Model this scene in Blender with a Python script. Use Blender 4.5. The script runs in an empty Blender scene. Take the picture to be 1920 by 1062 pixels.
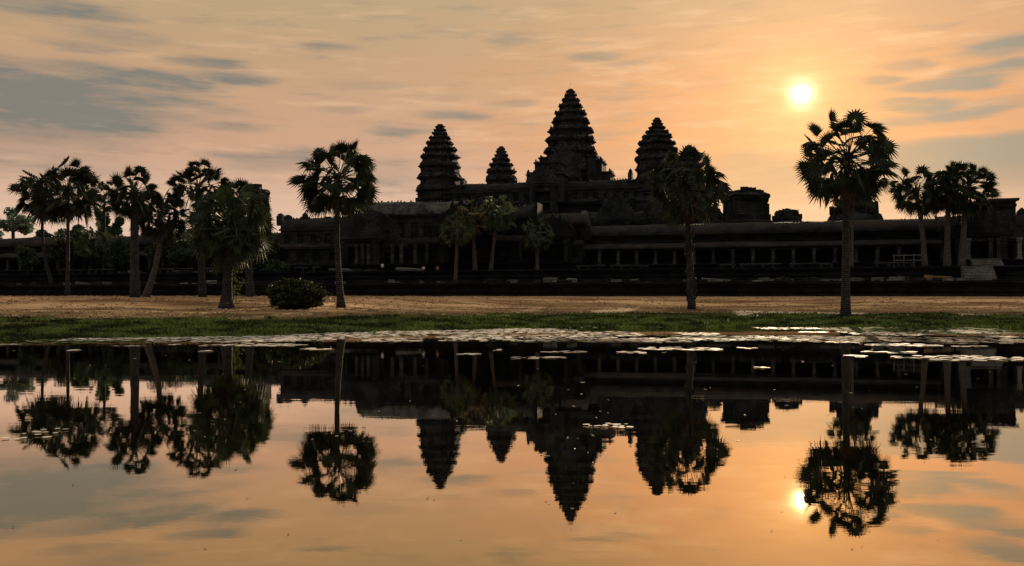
import bpy, math, random
from mathutils import Vector, noise, Matrix
R = math.radians
sc = bpy.context.scene
COL = sc.collection
F = 1650.0; CX = 960.0; HY = 558.5; CH = 2.45      # photo focal length and horizon in photo pixels, eye height

# ------------------------------------------------------------------ camera
cd = bpy.data.cameras.new('camera'); cam = bpy.data.objects.new('camera', cd); COL.objects.link(cam)
cam.location = (0, 0, CH); cam.rotation_euler = (R(90), 0, 0)
cd.sensor_width = 36; cd.lens = 36 * F / 1920; cd.shift_y = (HY - 531) / 1920
cd.clip_start = .1; cd.clip_end = 9000
sc.camera = cam

# ------------------------------------------------------------------ colour management
sc.view_settings.view_transform = 'Standard'; sc.view_settings.look = 'None'
sc.view_settings.exposure = 0; sc.view_settings.gamma = 1
sc.view_settings.use_curve_mapping = False

# ------------------------------------------------------------------ sun
SAZ = math.atan((1502 - CX) / F); SEL = math.atan((HY - 177) / F * math.cos(SAZ))
SD = Vector((math.sin(SAZ) * math.cos(SEL), math.cos(SAZ) * math.cos(SEL), math.sin(SEL)))
sl = bpy.data.lights.new('sun', 'SUN'); sl.energy = 5.0; sl.angle = R(.5); sl.color = (1, .76, .5)
so = bpy.data.objects.new('sun', sl); COL.objects.link(so); so.location = (100, 300, 120)
so.rotation_euler = (-SD).to_track_quat('-Z', 'Y').to_euler()

def lin(r, g, b):
    def f(c):
        c /= 255.0
        return c / 12.92 if c <= .04045 else ((c + .055) / 1.055) ** 2.4
    return (f(r), f(g), f(b), 1)

# ------------------------------------------------------------------ node helper
class NT:
    def __init__(s, tree): s.t = tree
    def n(s, typ, **kw):
        nd = s.t.nodes.new(typ)
        for k, v in kw.items(): setattr(nd, k, v)
        return nd
    def l(s, a, b): s.t.links.new(a, b)
    def setin(s, sock, v):
        if v is None: return
        if isinstance(v, bpy.types.NodeSocket): s.l(v, sock)
        else: sock.default_value = v
    def m(s, op, a, b=None, c=None, clamp=False):
        nd = s.n('ShaderNodeMath', operation=op, use_clamp=clamp)
        s.setin(nd.inputs[0], a); s.setin(nd.inputs[1], b); s.setin(nd.inputs[2], c)
        return nd.outputs[0]
    def v(s, op, a, b=None, c=None, out=0):
        nd = s.n('ShaderNodeVectorMath', operation=op)
        s.setin(nd.inputs[0], a); s.setin(nd.inputs[1], b)
        if c is not None: s.setin(nd.inputs[2], c)
        return nd.outputs[out]
    def mix(s, f, a, b, bt='MIX'):
        nd = s.n('ShaderNodeMix', data_type='RGBA', blend_type=bt)
        s.setin(nd.inputs[0], f); s.setin(nd.inputs[6], a); s.setin(nd.inputs[7], b)
        return nd.outputs[2]
    def mr(s, x, a, b, c=0., d=1., it='SMOOTHSTEP'):
        nd = s.n('ShaderNodeMapRange', interpolation_type=it)
        s.setin(nd.inputs[0], x); s.setin(nd.inputs[1], a); s.setin(nd.inputs[2], b); s.setin(nd.inputs[3], c); s.setin(nd.inputs[4], d)
        return nd.outputs[0]
    def noise(s, vec, scale, detail=4, rough=.55, out='Fac'):
        nd = s.n('ShaderNodeTexNoise'); s.setin(nd.inputs['Vector'], vec)
        nd.inputs['Scale'].default_value = scale; nd.inputs['Detail'].default_value = detail; nd.inputs['Roughness'].default_value = rough
        return nd.outputs[out]
    def ramp(s, f, pts):
        nd = s.n('ShaderNodeValToRGB'); e = nd.color_ramp.elements
        while len(e) < len(pts): e.new(.5)
        for el, (p, c) in zip(e, pts): el.position = p; el.color = c
        s.setin(nd.inputs[0], f); return nd.outputs[0]

# ------------------------------------------------------------------ sky (world)
w = bpy.data.worlds.new('World'); sc.world = w; w.use_nodes = True
w.node_tree.nodes.clear(); N = NT(w.node_tree)
tc = N.n('ShaderNodeTexCoord').outputs['Generated']
dv = N.v('NORMALIZE', tc)
sx = N.n('ShaderNodeSeparateXYZ'); N.l(dv, sx.inputs[0]); X, Y, Z = sx.outputs
A = N.m('ARCTAN2', X, Y); E = N.m('ARCSINE', Z)
sky = N.n('ShaderNodeTexSky', sky_type='NISHITA', sun_disc=False)
sky.sun_elevation = SEL; sky.sun_rotation = SAZ
sky.dust_density = 4.0
base = N.ramp(N.m('DIVIDE', E, R(40)), [
    (0, lin(234, 206, 186)), (.10, lin(214, 176, 150)), (.24, lin(202, 158, 128)), (.36, lin(194, 157, 120)), (.47, lin(184, 159, 122)), (1, lin(196, 174, 146))])
# warm side towards the sun, glow round it
dots = N.v('DOT_PRODUCT', dv, tuple(SD), out=1)
ang = N.m('ARCCOSINE', N.m('MINIMUM', dots, .9999999))
veil = N.noise(N.v('MULTIPLY', dv, (22, 22, 90)), 1.0, 4, .6)
ang = N.m('MULTIPLY', ang, N.m('ADD', .62, N.m('MULTIPLY', veil, .76)))
warm = N.m('MULTIPLY', N.mr(ang, R(27), R(4), 0, .88), N.mr(E, R(11), R(19), 1, .35))
c = N.mix(warm, base, lin(213, 138, 78))
low = N.mr(E, R(1), R(9), .8, 0.)
c = N.mix(low, c, lin(234, 200, 178))
# ------- clouds
skv = N.n('ShaderNodeCombineXYZ'); N.l(A, skv.inputs[0]); N.l(E, skv.inputs[1])
wob = N.noise(N.v('MULTIPLY', dv, (9, 9, 42)), 1.0, 5, .6, 'Color')
wv = N.v('MULTIPLY', N.v('SUBTRACT', wob, (.5, .5, .5)), (.12, .032, 0))
wv2 = N.v('MULTIPLY', N.v('SUBTRACT', wob, (.5, .5, .5)), (.07, .015, 0))
P = N.v('ADD', skv.outputs[0], wv); P2 = N.v('ADD', skv.outputs[0], wv2)
def aer(px, py): 
    a = math.atan((px - CX) / F); return a, math.atan((HY - py) / F * math.cos(a))
clouds = [(70, 190, 300, 75, .85), (150, 215, 170, 40, .5), (285, 152, 130, 22, .75), (440, 146, 95, 13, .7), (390, 118, 80, 14, .6), (150, 130, 150, 17, .5),
 (70, 12, 170, 20, .6), (230, 68, 110, 18, .35), (180, 90, 90, 12, .3), (610, 88, 75, 13, .4), (960, 75, 60, 10, .3), (1115, 108, 65, 12, .55), (1170, 122, 50, 8, .3),
 (860, 215, 75, 12, .5), (750, 245, 65, 10, .4), (965, 195, 60, 10, .35), (520, 300, 150, 30, .4), (430, 238, 100, 12, .35), (350, 205, 120, 14, .3), (640, 205, 80, 9, .25), (700, 160, 90, 10, .2),
 (1600, 152, 26, 7, .9), (1830, 157, 60, 9, .8), (1740, 205, 60, 9, .7), (1690, 192, 40, 10, .8), (1865, 205, 70, 8, .5), (1900, 118, 60, 8, .6), (1560, 190, 50, 6, .5), (1640, 151, 60, 10, 1), (1705, 122, 48, 12, .6), (1790, 153, 105, 15, 1), (1730, 196, 90, 14, 1), (1790, 216, 90, 14, .7), (1900, 84, 90, 20, .8), (1860, 128, 100, 12, .5),
 (1680, 228, 110, 12, .5), (1500, 230, 60, 5, .35), (1880, 190, 90, 12, .4), (1560, 195, 60, 7, .3), (60, 300, 200, 40, .3), (100, 240, 200, 40, .5), (1240, 340, 120, 40, .3), (700, 330, 160, 40, .25)]
wobx = N.noise(N.v('MULTIPLY', dv, (5, 5, 8)), 1.0, 4, .6)
acc = None
for px, py, rx, ry, st in clouds:
    a, e = aer(px, py); ra, re = rx / F * .95, ry / F * .95
    ln = N.v('LENGTH', N.v('MULTIPLY_ADD', P2 if ry < 21 else P, (1 / ra, 1 / re, 0), (-a / ra, -e / re, 0)), out=1)
    v = N.mr(ln, 1.25, .35, 0., min(1, st * 1.3))
    acc = v if acc is None else N.m('MAXIMUM', acc, v)
fib = N.noise(N.v('MULTIPLY', dv, (14, 14, 95)), 1.0, 6, .62)
fine = N.mr(fib, .5, .74, 0, .38)
msk = N.m('ADD', N.m('MULTIPLY', acc, N.mr(fib, .3, .58, .72, 1.1)), fine, clamp=True)
edge = N.m('ADD', E, N.m('MULTIPLY', N.m('SUBTRACT', wobx, .5), .022))
bank = N.m('MULTIPLY', N.mr(edge, R(9.35), R(8.85)), N.mr(E, R(5.2), R(8.2), .12, 1))
bank = N.m('MULTIPLY', bank, N.m('MULTIPLY', N.mr(A, R(11.5), R(15.5)), N.mr(A, R(12), R(25), .42, 1, 'LINEAR')))
bank = N.m('MULTIPLY', N.m('POWER', bank, .55), .96)
msk = N.m('MAXIMUM', msk, bank)
grey = N.mix(N.mr(ang, R(10), R(3)), lin(126, 123, 114), lin(150, 118, 92))
msk = N.m('MULTIPLY', msk, N.mr(ang, R(1.2), R(5), .1, .97))
msk = N.m('MULTIPLY', msk, N.mr(E, R(1.5), R(6.0), .25, 1))
c = N.mix(msk, c, grey)
# bright wisps
fib2 = N.noise(N.v('MULTIPLY_ADD', dv, (10, 10, 75), (3, 1, 7)), 1.0, 5, .6)
c = N.mix(N.m('MULTIPLY', N.mr(fib2, .5, .74, 0, .35), N.m('SUBTRACT', 1, msk)), c, lin(240, 196, 152))
# glow and disc of the veiled sun
def glow(sig, col, pw=1.0):
    g = N.m('POWER', 2.718, N.m('MULTIPLY', N.m('POWER', N.m('DIVIDE', ang, R(sig)), pw), -1))
    nd = N.v('SCALE', col[:3]); 
    nd.node.inputs[3].default_value = 1; N.l(g, nd.node.inputs[3]); return nd
for sig, col, pw in [(6.0, (.20, .075, .0, 1), 1.3), (1.7, (.36, .25, .08, 1), 1.0), (.5, (3.0, 2.5, 1.5, 1), 1.5)]:
    c = N.v('ADD', c, glow(sig, col, pw))
# dim sky opposite the sunrise; unseen overhead sky brightened to fill the ground
dim = N.m('MULTIPLY', N.mr(Y, -.1, .72), N.mr(E, R(22), R(60), 1, 0))
c2 = N.mix(dim, N.mix(N.mr(E, R(8), R(55)), (.15, .16, .185, 1), (.56, .52, .45, 1)), c)
nis = N.v('SCALE', sky.outputs[0]); nis.node.inputs[3].default_value = .004
allc = N.v('ADD', c2, nis)
bg = N.n('ShaderNodeBackground'); N.l(allc, bg.inputs[0]); bg.inputs[1].default_value = 1
wo = N.n('ShaderNodeOutputWorld'); N.l(bg.outputs[0], wo.inputs[0])
w.cycles.sampling_method = 'MANUAL'; w.cycles.sample_map_resolution = 2048

# ------------------------------------------------------------------ materials
def mat(name):
    m = bpy.data.materials.new(name); m.use_nodes = True
    n = NT(m.node_tree); b = m.node_tree.nodes['Principled BSDF']; return m, n, b
def opos(n): return n.n('ShaderNodeNewGeometry').outputs['Position']
def stone(name, dark, mid, light, course=.55, lightamt=.62):
    m, n, b = mat(name); p = opos(n)
    n1 = n.noise(p, .35, 6, .65); n2 = n.noise(n.v('MULTIPLY', p, (1.6, 1.6, .35)), .9, 6, .7); n3 = n.noise(p, 3.2, 3, .6)
    c = n.mix(n.mr(n1, .38, .62), dark, mid)
    c = n.mix(n.mr(n2, lightamt, lightamt + .14, 0, .75), c, light)
    # block courses: joints from a rotated brick pattern
    br = n.n('ShaderNodeTexBrick'); sep = n.n('ShaderNodeSeparateXYZ'); n.l(p, sep.inputs[0])
    cb = n.n('ShaderNodeCombineXYZ'); n.l(n.m('ADD', sep.outputs[0], n.m('MULTIPLY', sep.outputs[1], .6)), cb.inputs[0]); n.l(sep.outputs[2], cb.inputs[1])
    n.l(cb.outputs[0], br.inputs['Vector'])
    br.inputs['Scale'].default_value = 1; br.inputs['Brick Width'].default_value = 1.3; br.inputs['Row Height'].default_value = course
    br.inputs['Mortar Size'].default_value = .04; br.inputs['Bias'].default_value = 0
    br.inputs['Color1'].default_value = (.55, .55, .55, 1); br.inputs['Color2'].default_value = (1, 1, 1, 1); br.inputs['Mortar'].default_value = (.25, .25, .25, 1)
    c = n.mix(.75, c, br.outputs['Color'], 'MULTIPLY')
    n.l(c, b.inputs['Base Color']); b.inputs['Roughness'].default_value = .9
    b.inputs['Specular IOR Level'].default_value = .15
    bp = n.n('ShaderNodeBump'); bp.inputs['Distance'].default_value = .25; bp.inputs['Strength'].default_value = .8
    n.l(n.m('ADD', n.m('MULTIPLY', br.outputs['Fac'], -.5), n3), bp.inputs['Height']); n.l(bp.outputs[0], b.inputs['Normal'])
    return m
M_tower = stone('tower_sandstone', (.026, .027, .028, 1), (.066, .066, .066, 1), (.15, .145, .13, 1), .6, .66)  # lighter than the nearer stone: slight distance haze put into the colour
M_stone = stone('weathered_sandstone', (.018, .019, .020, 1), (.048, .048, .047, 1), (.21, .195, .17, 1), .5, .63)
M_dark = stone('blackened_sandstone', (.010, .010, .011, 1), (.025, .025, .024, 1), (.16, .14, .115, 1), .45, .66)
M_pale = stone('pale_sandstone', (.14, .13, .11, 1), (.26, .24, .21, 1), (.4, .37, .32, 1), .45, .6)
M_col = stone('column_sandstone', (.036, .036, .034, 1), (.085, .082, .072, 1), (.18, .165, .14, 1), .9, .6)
M_ochre = stone('ochre_sandstone', (.3, .16, .07, 1), (.45, .25, .1, 1), (.5, .32, .16, 1), .9, .6)
def roofm(name, a, b_, red=.0):
    m, n, b = mat(name); p = opos(n)
    rot = n.n('ShaderNodeVectorRotate', rotation_type='Z_AXIS'); n.l(p, rot.inputs[0]); rot.inputs['Angle'].default_value = R(15)
    wv = n.n('ShaderNodeTexWave', wave_type='BANDS', bands_direction='X'); n.l(rot.outputs[0], wv.inputs['Vector']); wv.inputs['Scale'].default_value = 2.2
    wv.inputs['Distortion'].default_value = .6
    c = n.mix(n.mr(n.noise(p, .5, 6, .65), .38, .64), a, b_)
    c = n.mix(n.mr(n.noise(p, .12, 3, .5), .5, .66, 0, red), c, (.11, .055, .035, 1))
    n.l(c, b.inputs['Base Color']); b.inputs['Roughness'].default_value = .85; b.inputs['Specular IOR Level'].default_value = .15
    bp = n.n('ShaderNodeBump'); bp.inputs['Distance'].default_value = .15; n.l(n.m('ADD', wv.outputs['Fac'], n.noise(p, 2, 4)), bp.inputs['Height']); n.l(bp.outputs[0], b.inputs['Normal'])
    return m
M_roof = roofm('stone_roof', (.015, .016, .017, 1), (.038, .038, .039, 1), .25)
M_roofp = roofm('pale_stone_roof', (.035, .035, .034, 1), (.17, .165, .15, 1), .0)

def foliage(name, c1, c2, dry=None, dryamt=0., trans=.35):
    m, n, b = mat(name); p = opos(n)
    c = n.mix(n.mr(n.noise(p, .9, 3, .6), .36, .64), c1, c2)
    if dry: c = n.mix(n.mr(n.noise(p, 1.7, 2, .5), .62 - dryamt * .3, .75 - dryamt * .3), c, dry)
    n.l(c, b.inputs['Base Color']); b.inputs['Roughness'].default_value = .55; b.inputs['Specular IOR Level'].default_value = .25
    tr = n.n('ShaderNodeBsdfTranslucent'); n.l(c, tr.inputs[0]); mx = n.n('ShaderNodeMixShader'); mx.inputs[0].default_value = trans
    out = m.node_tree.nodes['Material Output']; n.l(b.outputs[0], mx.inputs[1]); n.l(tr.outputs[0], mx.inputs[2]); n.l(mx.outputs[0], out.inputs[0])
    return m
M_frond = foliage('palm_frond', (.012, .019, .010, 1), (.032, .044, .019, 1), (.13, .09, .03, 1), 0, .12)
M_frondg = foliage('green_palm_frond', (.035, .056, .022, 1), (.08, .115, .045, 1), (.15, .12, .05, 1), .1, .2)
M_frondy = foliage('yellowing_palm_frond', (.07, .07, .026, 1), (.16, .125, .05, 1), (.24, .14, .06, 1), .4, .22)
M_frondm = foliage('dull_palm_frond', (.028, .044, .018, 1), (.06, .085, .034, 1), (.15, .11, .05, 1), .05, .15)
M_dead = foliage('dead_frond', (.05, .035, .022, 1), (.12, .085, .05, 1), None, 0, .1)
M_leaf = foliage('broadleaf', (.028, .046, .022, 1), (.066, .10, .046, 1), None, 0, .2)
M_leafp = foliage('hazy_far_broadleaf', (.08, .13, .10, 1), (.16, .22, .17, 1), None, 0, .5)  # distance haze put into the leaf colour
M_bush = foliage('bush_leaf', (.015, .022, .008, 1), (.05, .065, .018, 1), None, 0, .15)
M_vine = foliage('vine_leaf', (.04, .055, .012, 1), (.12, .14, .025, 1), None, 0, .25)
m, n, b = mat('palm_bark'); p = opos(n); M_bark = m
wv = n.n('ShaderNodeTexWave', wave_type='BANDS', bands_direction='Z'); n.l(p, wv.inputs['Vector']); wv.inputs['Scale'].default_value = 1.6; wv.inputs['Distortion'].default_value = 3; wv.inputs['Detail Scale'].default_value = 3
c = n.mix(n.mr(n.noise(p, 2.2, 5, .65), .4, .65), (.016, .015, .014, 1), (.06, .053, .047, 1)); c = n.mix(n.mr(wv.outputs['Fac'], .1, .5, .6, 0), c, (.025, .022, .02, 1))
n.l(c, b.inputs['Base Color']); b.inputs['Roughness'].default_value = .9
bp = n.n('ShaderNodeBump'); bp.inputs['Distance'].default_value = .1; n.l(wv.outputs['Fac'], bp.inputs['Height']); n.l(bp.outputs[0], b.inputs['Normal'])
m, n, b = mat('pale_palm_bark'); p = opos(n); M_barkp = m
c = n.mix(n.mr(n.noise(n.v('MULTIPLY', p, (1, 1, 3)), 2.2, 5, .65), .38, .62), (.04, .031, .025, 1), (.10, .08, .062, 1))
n.l(c, b.inputs['Base Color']); b.inputs['Roughness'].default_value = .9

# ground: dry lawn with green belt by the water
m, n, b = mat('lawn_and_bank'); p = opos(n); M_ground = m
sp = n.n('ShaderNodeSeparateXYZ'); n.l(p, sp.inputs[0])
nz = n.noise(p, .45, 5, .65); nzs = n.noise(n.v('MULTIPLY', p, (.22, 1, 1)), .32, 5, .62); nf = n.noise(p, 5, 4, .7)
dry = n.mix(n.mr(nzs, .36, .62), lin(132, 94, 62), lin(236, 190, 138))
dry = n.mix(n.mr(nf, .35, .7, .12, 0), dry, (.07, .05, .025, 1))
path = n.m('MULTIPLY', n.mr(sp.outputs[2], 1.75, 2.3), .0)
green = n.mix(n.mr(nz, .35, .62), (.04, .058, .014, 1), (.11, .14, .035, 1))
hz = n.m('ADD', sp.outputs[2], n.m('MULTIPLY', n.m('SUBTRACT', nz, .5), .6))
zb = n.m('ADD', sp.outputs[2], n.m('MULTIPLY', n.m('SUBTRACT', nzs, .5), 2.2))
dry = n.mix(n.m('MULTIPLY', n.mr(zb, 2.25, 2.6), .55), dry, lin(104, 78, 54))  # shadow line along the upper lawn put into the colour as brown
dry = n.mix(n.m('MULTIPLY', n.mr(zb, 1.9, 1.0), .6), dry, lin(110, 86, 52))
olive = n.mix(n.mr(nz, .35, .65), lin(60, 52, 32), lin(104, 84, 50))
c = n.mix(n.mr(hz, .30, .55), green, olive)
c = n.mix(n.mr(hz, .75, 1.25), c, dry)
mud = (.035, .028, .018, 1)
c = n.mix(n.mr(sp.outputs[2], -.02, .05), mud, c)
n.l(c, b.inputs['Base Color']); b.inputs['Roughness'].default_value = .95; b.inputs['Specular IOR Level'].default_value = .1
bp = n.n('ShaderNodeBump'); bp.inputs['Distance'].default_value = .12; n.l(n.m('ADD', nf, nz), bp.inputs['Height']); n.l(bp.outputs[0], b.inputs['Normal'])

# water: calm dark pond, mirror-like at these low angles
m, n, b = mat('pond_water'); p = opos(n); M_water = m
m.node_tree.nodes.remove(b)
g = n.n('ShaderNodeBsdfGlossy'); g.inputs['Roughness'].default_value = .004; g.inputs['Color'].default_value = (.96, .83, .67, 1)
d = n.n('ShaderNodeBsdfDiffuse'); d.inputs[0].default_value = (.006, .007, .005, 1)
lw = n.n('ShaderNodeLayerWeight'); lw.inputs[0].default_value = .5
n.l(n.mix(n.mr(lw.outputs['Facing'], .70, .92, 0, 1, 'LINEAR'), (.98, .80, .55, 1), (1, .93, .85, 1)), g.inputs['Color'])
f = n.mr(lw.outputs['Facing'], .60, .93, .45, .97, 'LINEAR')
mx = n.n('ShaderNodeMixShader'); n.l(f, mx.inputs[0]); n.l(d.outputs[0], mx.inputs[1]); n.l(g.outputs[0], mx.inputs[2])
pat = n.mr(n.noise(n.v('MULTIPLY', p, (.25, 1, 1)), .22, 3, .6), .4, .62, .35, 1.6)
h = n.m('ADD', n.m('MULTIPLY', n.noise(n.v('MULTIPLY', p, (.5, 1.4, 1)), 1.1, 2, .5), pat), n.m('MULTIPLY', n.noise(n.v('MULTIPLY', p, (1, 2.2, 1)), 7, 2, .5), .11))
bp = n.n('ShaderNodeBump'); bp.inputs['Distance'].default_value = .0011; bp.inputs['Strength'].default_value = 1.0; n.l(h, bp.inputs['Height'])
n.l(bp.outputs[0], g.inputs['Normal'])
n.l(mx.outputs[0], m.node_tree.nodes['Material Output'].inputs[0])

def simple(name, col, rough=.7, spec=.3, var=.3, scale=3):
    m, n, b = mat(name); p = opos(n)
    k = tuple(x * (1 - var) for x in col[:3]) + (1,); q = tuple(min(1, x * (1 + var)) for x in col[:3]) + (1,)
    n.l(n.mix(n.mr(n.noise(p, scale, 4, .6), .38, .62), k, q), b.inputs['Base Color'])
    b.inputs['Roughness'].default_value = rough; b.inputs['Specular IOR Level'].default_value = spec
    return m
M_pad = simple('lily_pad', (.62, .55, .46, 1), .68, .36, .3, .7)
M_padd = simple('brown_pond_scum', (.20, .15, .10, 1), .9, .1, .5, .8)
M_padg = simple('green_pond_weed', (.10, .13, .04, 1), .9, .1, .4, .8)
M_leafd = simple('dead_leaf', (.03, .02, .012, 1), .8, .1)
M_grassg = simple('green_grass', (.10, .13, .03, 1), .7, .1, .7, .35)
M_grassd = simple('dry_grass', (.48, .34, .19, 1), .8, .1, .5, .6)
M_wood = simple('grey_timber', (.16, .14, .12, 1), .8, .1)
M_skin = simple('skin', (.35, .2, .13, 1), .6, .3, .05)
M_white = simple('white_cotton', (.75, .73, .7, 1), .8, .1, .05)
M_redc = simple('red_cotton', (.55, .14, .09, 1), .8, .1, .1)
M_blk = simple('dark_cloth', (.03, .03, .04, 1), .8, .1, .1)
M_metal = simple('dark_metal', (.05, .05, .05, 1), .5, .5, .1)

# ------------------------------------------------------------------ object helpers
def tag(o, label=None, cat=None, group=None, kind=None):
    if label: o['label'] = label
    if cat: o['category'] = cat
    if group: o['group'] = group
    if kind: o['kind'] = kind
    return o
def empty(name, loc=(0, 0, 0), rz=0, label=None, cat=None, group=None):
    o = bpy.data.objects.new(name, None); COL.objects.link(o); o.location = loc; o.rotation_euler = (0, 0, rz)
    o.empty_display_size = .5
    return tag(o, label, cat, group)
class MB:
    def __init__(s): s.v = []; s.f = []
    def add(s, vs, fs):
        k = len(s.v); s.v += [tuple(p) for p in vs]; s.f += [tuple(i + k for i in f) for f in fs]
    def box(s, x0, x1, y0, y1, z0, z1):
        s.add([(x0, y0, z0), (x1, y0, z0), (x1, y1, z0), (x0, y1, z0), (x0, y0, z1), (x1, y0, z1), (x1, y1, z1), (x0, y1, z1)],
              [(0, 3, 2, 1), (4, 5, 6, 7), (0, 1, 5, 4), (1, 2, 6, 5), (2, 3, 7, 6), (3, 0, 4, 7)])
    def obox(s, c, sx, sy, sz, rot):           # oriented box
        vs = [Vector(c) + rot @ Vector((i * sx, j * sy, k * sz)) for k in (-.5, .5) for (i, j) in ((-.5, -.5), (.5, -.5), (.5, .5), (-.5, .5))]
        s.add(vs, [(0, 3, 2, 1), (4, 5, 6, 7), (0, 1, 5, 4), (1, 2, 6, 5), (2, 3, 7, 6), (3, 0, 4, 7)])
    def extr(s, prof, a, b, axis='x'):         # closed profile (p,z) extruded along x (p=y) or along y (p=x)
        n = len(prof); vs = []
        for t in (a, b):
            for p, z in prof: vs.append((t, p, z) if axis == 'x' else (p, t, z))
        fs = [(i, (i + 1) % n, n + (i + 1) % n, n + i) for i in range(n)] + [tuple(range(n))[::-1], tuple(range(n, 2 * n))]
        s.add(vs, fs)
    def sag(s, prof, a, b, seed=0., amp=.1, step=2.5):
        n_ = max(2, int((b - a) / step)); zm = min(z for _, z in prof); zM = max(z for _, z in prof)
        rings = []
        for i in range(n_ + 1):
            x = a + (b - a) * i / n_; q = noise.noise(Vector((x * .09, seed, 0))) * amp * 1.5 + noise.noise(Vector((x * .5, seed, 3))) * amp
            rings.append([(x, p, z + q * (z - zm) / (zM - zm)) for p, z in prof])
        s.loft(rings)
    def loft(s, rings, cap=True):              # rings: list of equal-length point lists
        n = len(rings[0]); vs = [p for r in rings for p in r]; fs = []
        for k in range(len(rings) - 1):
            for i in range(n): fs.append((k * n + i, k * n + (i + 1) % n, (k + 1) * n + (i + 1) % n, (k + 1) * n + i))
        if cap: fs += [tuple(range(n))[::-1], tuple(range((len(rings) - 1) * n, len(rings) * n))]
        s.add(vs, fs)
    def tube(s, pts, rads, seg=8, cap=True):
        rings = []
        for i, p in enumerate(pts):
            p = Vector(p); a = Vector(pts[max(i - 1, 0)]); b = Vector(pts[min(i + 1, len(pts) - 1)]); t = (b - a).normalized()
            u = t.cross(Vector((0, 1, 0))) if abs(t.y) < .9 else t.cross(Vector((1, 0, 0))); u.normalize(); v = t.cross(u)
            rings.append([p + (u * math.cos(q) + v * math.sin(q)) * rads[i] for q in [2 * math.pi * j / seg for j in range(seg)]])
        s.loft(rings, cap)
    def spike(s, x, y, z, wx, wy, h, rng=None):
        l = 0 if rng is None else rng.uniform(-.15, .15) * wx
        s.add([(x - wx, y - wy, z), (x + wx, y - wy, z), (x + wx, y + wy, z), (x - wx, y + wy, z),
               (x - wx * .85, y - wy, z + h * .5), (x + wx * .85, y - wy, z + h * .5), (x + wx * .85, y + wy, z + h * .5), (x - wx * .85, y + wy, z + h * .5), (x + l, y, z + h)],
              [(0, 1, 5, 4), (1, 2, 6, 5), (2, 3, 7, 6), (3, 0, 4, 7), (4, 5, 8), (5, 6, 8), (6, 7, 8), (7, 4, 8), (0, 3, 2, 1)])
    def build(s, name, m, parent=None, org=(0, 0, 0), jit=0, jf=.6, smooth=False):
        vs = s.v
        if jit:
            o = []
            for p in vs:
                q = Vector(p); o.append(q + noise.noise_vector(q * jf) * jit + noise.noise_vector(q * jf * 4.1) * jit * .45)
            vs = o
        vs = [(p[0] - org[0], p[1] - org[1], p[2] - org[2]) for p in vs]
        me = bpy.data.meshes.new(name); me.from_pydata(vs, [], s.f); me.materials.append(m)
        if smooth: me.polygons.foreach_set('use_smooth', [True] * len(me.polygons))
        me.update(); ob = bpy.data.objects.new(name, me); COL.objects.link(ob)
        if parent: ob.parent = parent
        return ob

# ------------------------------------------------------------------ temple frame: s along the facade, d in depth
TH = R(15); C0 = Vector((17.7, 265)); U = Vector((math.cos(TH), -math.sin(TH))); V = Vector((math.sin(TH), math.cos(TH)))
def L(s, d, z=0):
    p = C0 + U * s + V * d; return Vector((p.x, p.y, z))
def T(px, d, py=None):                         # photo column on the temple plane at depth d -> s (and z)
    t = (px - CX) / F; yy = (d + C0.dot(V)) / (t * V.x + V.y); q = Vector((t * yy, yy)) - C0
    if py is None: return q.dot(U)
    return q.dot(U), CH + (HY - py) / F * yy
def troot(name, s, d, z, label, cat, group=None):
    return empty(name, L(s, d, z), -TH, label, cat, group)

# ------------------------------------------------------------------ ground
def lerp(x, pts):
    if x <= pts[0][0]: return pts[0][1]
    for (a, b), (c, d) in zip(pts, pts[1:]):
        if x <= c:
            t = (x - a) / (c - a); t = t * t * (3 - 2 * t) * .5 + t * .5; return b + (d - b) * t
    return pts[-1][1]
def shore(x):
    return lerp(x, [(-60, 49), (-30, 51), (-16, 56), (-8, 64), (2, 70), (15, 72), (40, 72), (60, 70)]) + 1.6 * noise.noise(Vector((x * .12, 3, 0))) + .5 * noise.noise(Vector((x * .6, 9, 0)))
def gz(x, y):
    ys = shore(x)
    e = y - ys
    far = lerp(e, [(-6, -.6), (0, -.03), (6, .3), (12, .6), (30, 1.35), (45, 2.45), (60, 2.62), (80, 2.62)])
    near = lerp(4.5 - y, [(-5, -.7), (0, 0), (2.5, .45), (6, .85), (20, 1.3), (60, 2.4)])
    side = lerp(abs(x) - 120, [(-6, -.7), (0, 0), (12, 1.0), (40, 2.5)])
    z = max(far if y > ys - 6 else -.7, near, side)
    if z > .02: z += (.10 * noise.noise(Vector((x * .25, y * .25, 0))) + .03 * noise.noise(Vector((x * 1.1, y * 1.1, 5)))) * min(1, z * 1.6)
    return z
def spaced(a, pts):
    out = [a]
    for b, st in pts:
        k = max(1, round((b - out[-1]) / st)); s0 = out[-1]
        out += [s0 + (b - s0) * i / k for i in range(1, k + 1)]
    return out
gxs = spaced(-4000, [(-500, 700), (-140, 60), (-70, 7), (75, .9), (140, 7), (500, 60), (4000, 700)])
gys = spaced(-3000, [(-300, 700), (-40, 50), (0, 5), (8, .8), (40, 4), (46, 1.5), (96, .6), (140, 1.6), (400, 50), (6000, 900)])
mb = MB(); mb.v = [(x, y, gz(x, y)) for y in gys for x in gxs]; nx = len(gxs)
mb.f = [(j * nx + i, j * nx + i + 1, (j + 1) * nx + i + 1, (j + 1) * nx + i) for j in range(len(gys) - 1) for i in range(nx - 1)]
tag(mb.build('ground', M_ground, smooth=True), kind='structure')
mb = MB(); mb.add([(-135, -2, 0), (135, -2, 0), (135, 82, 0), (-135, 82, 0)], [(0, 1, 2, 3)])
tag(mb.build('pond_water', M_water), kind='structure')
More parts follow.
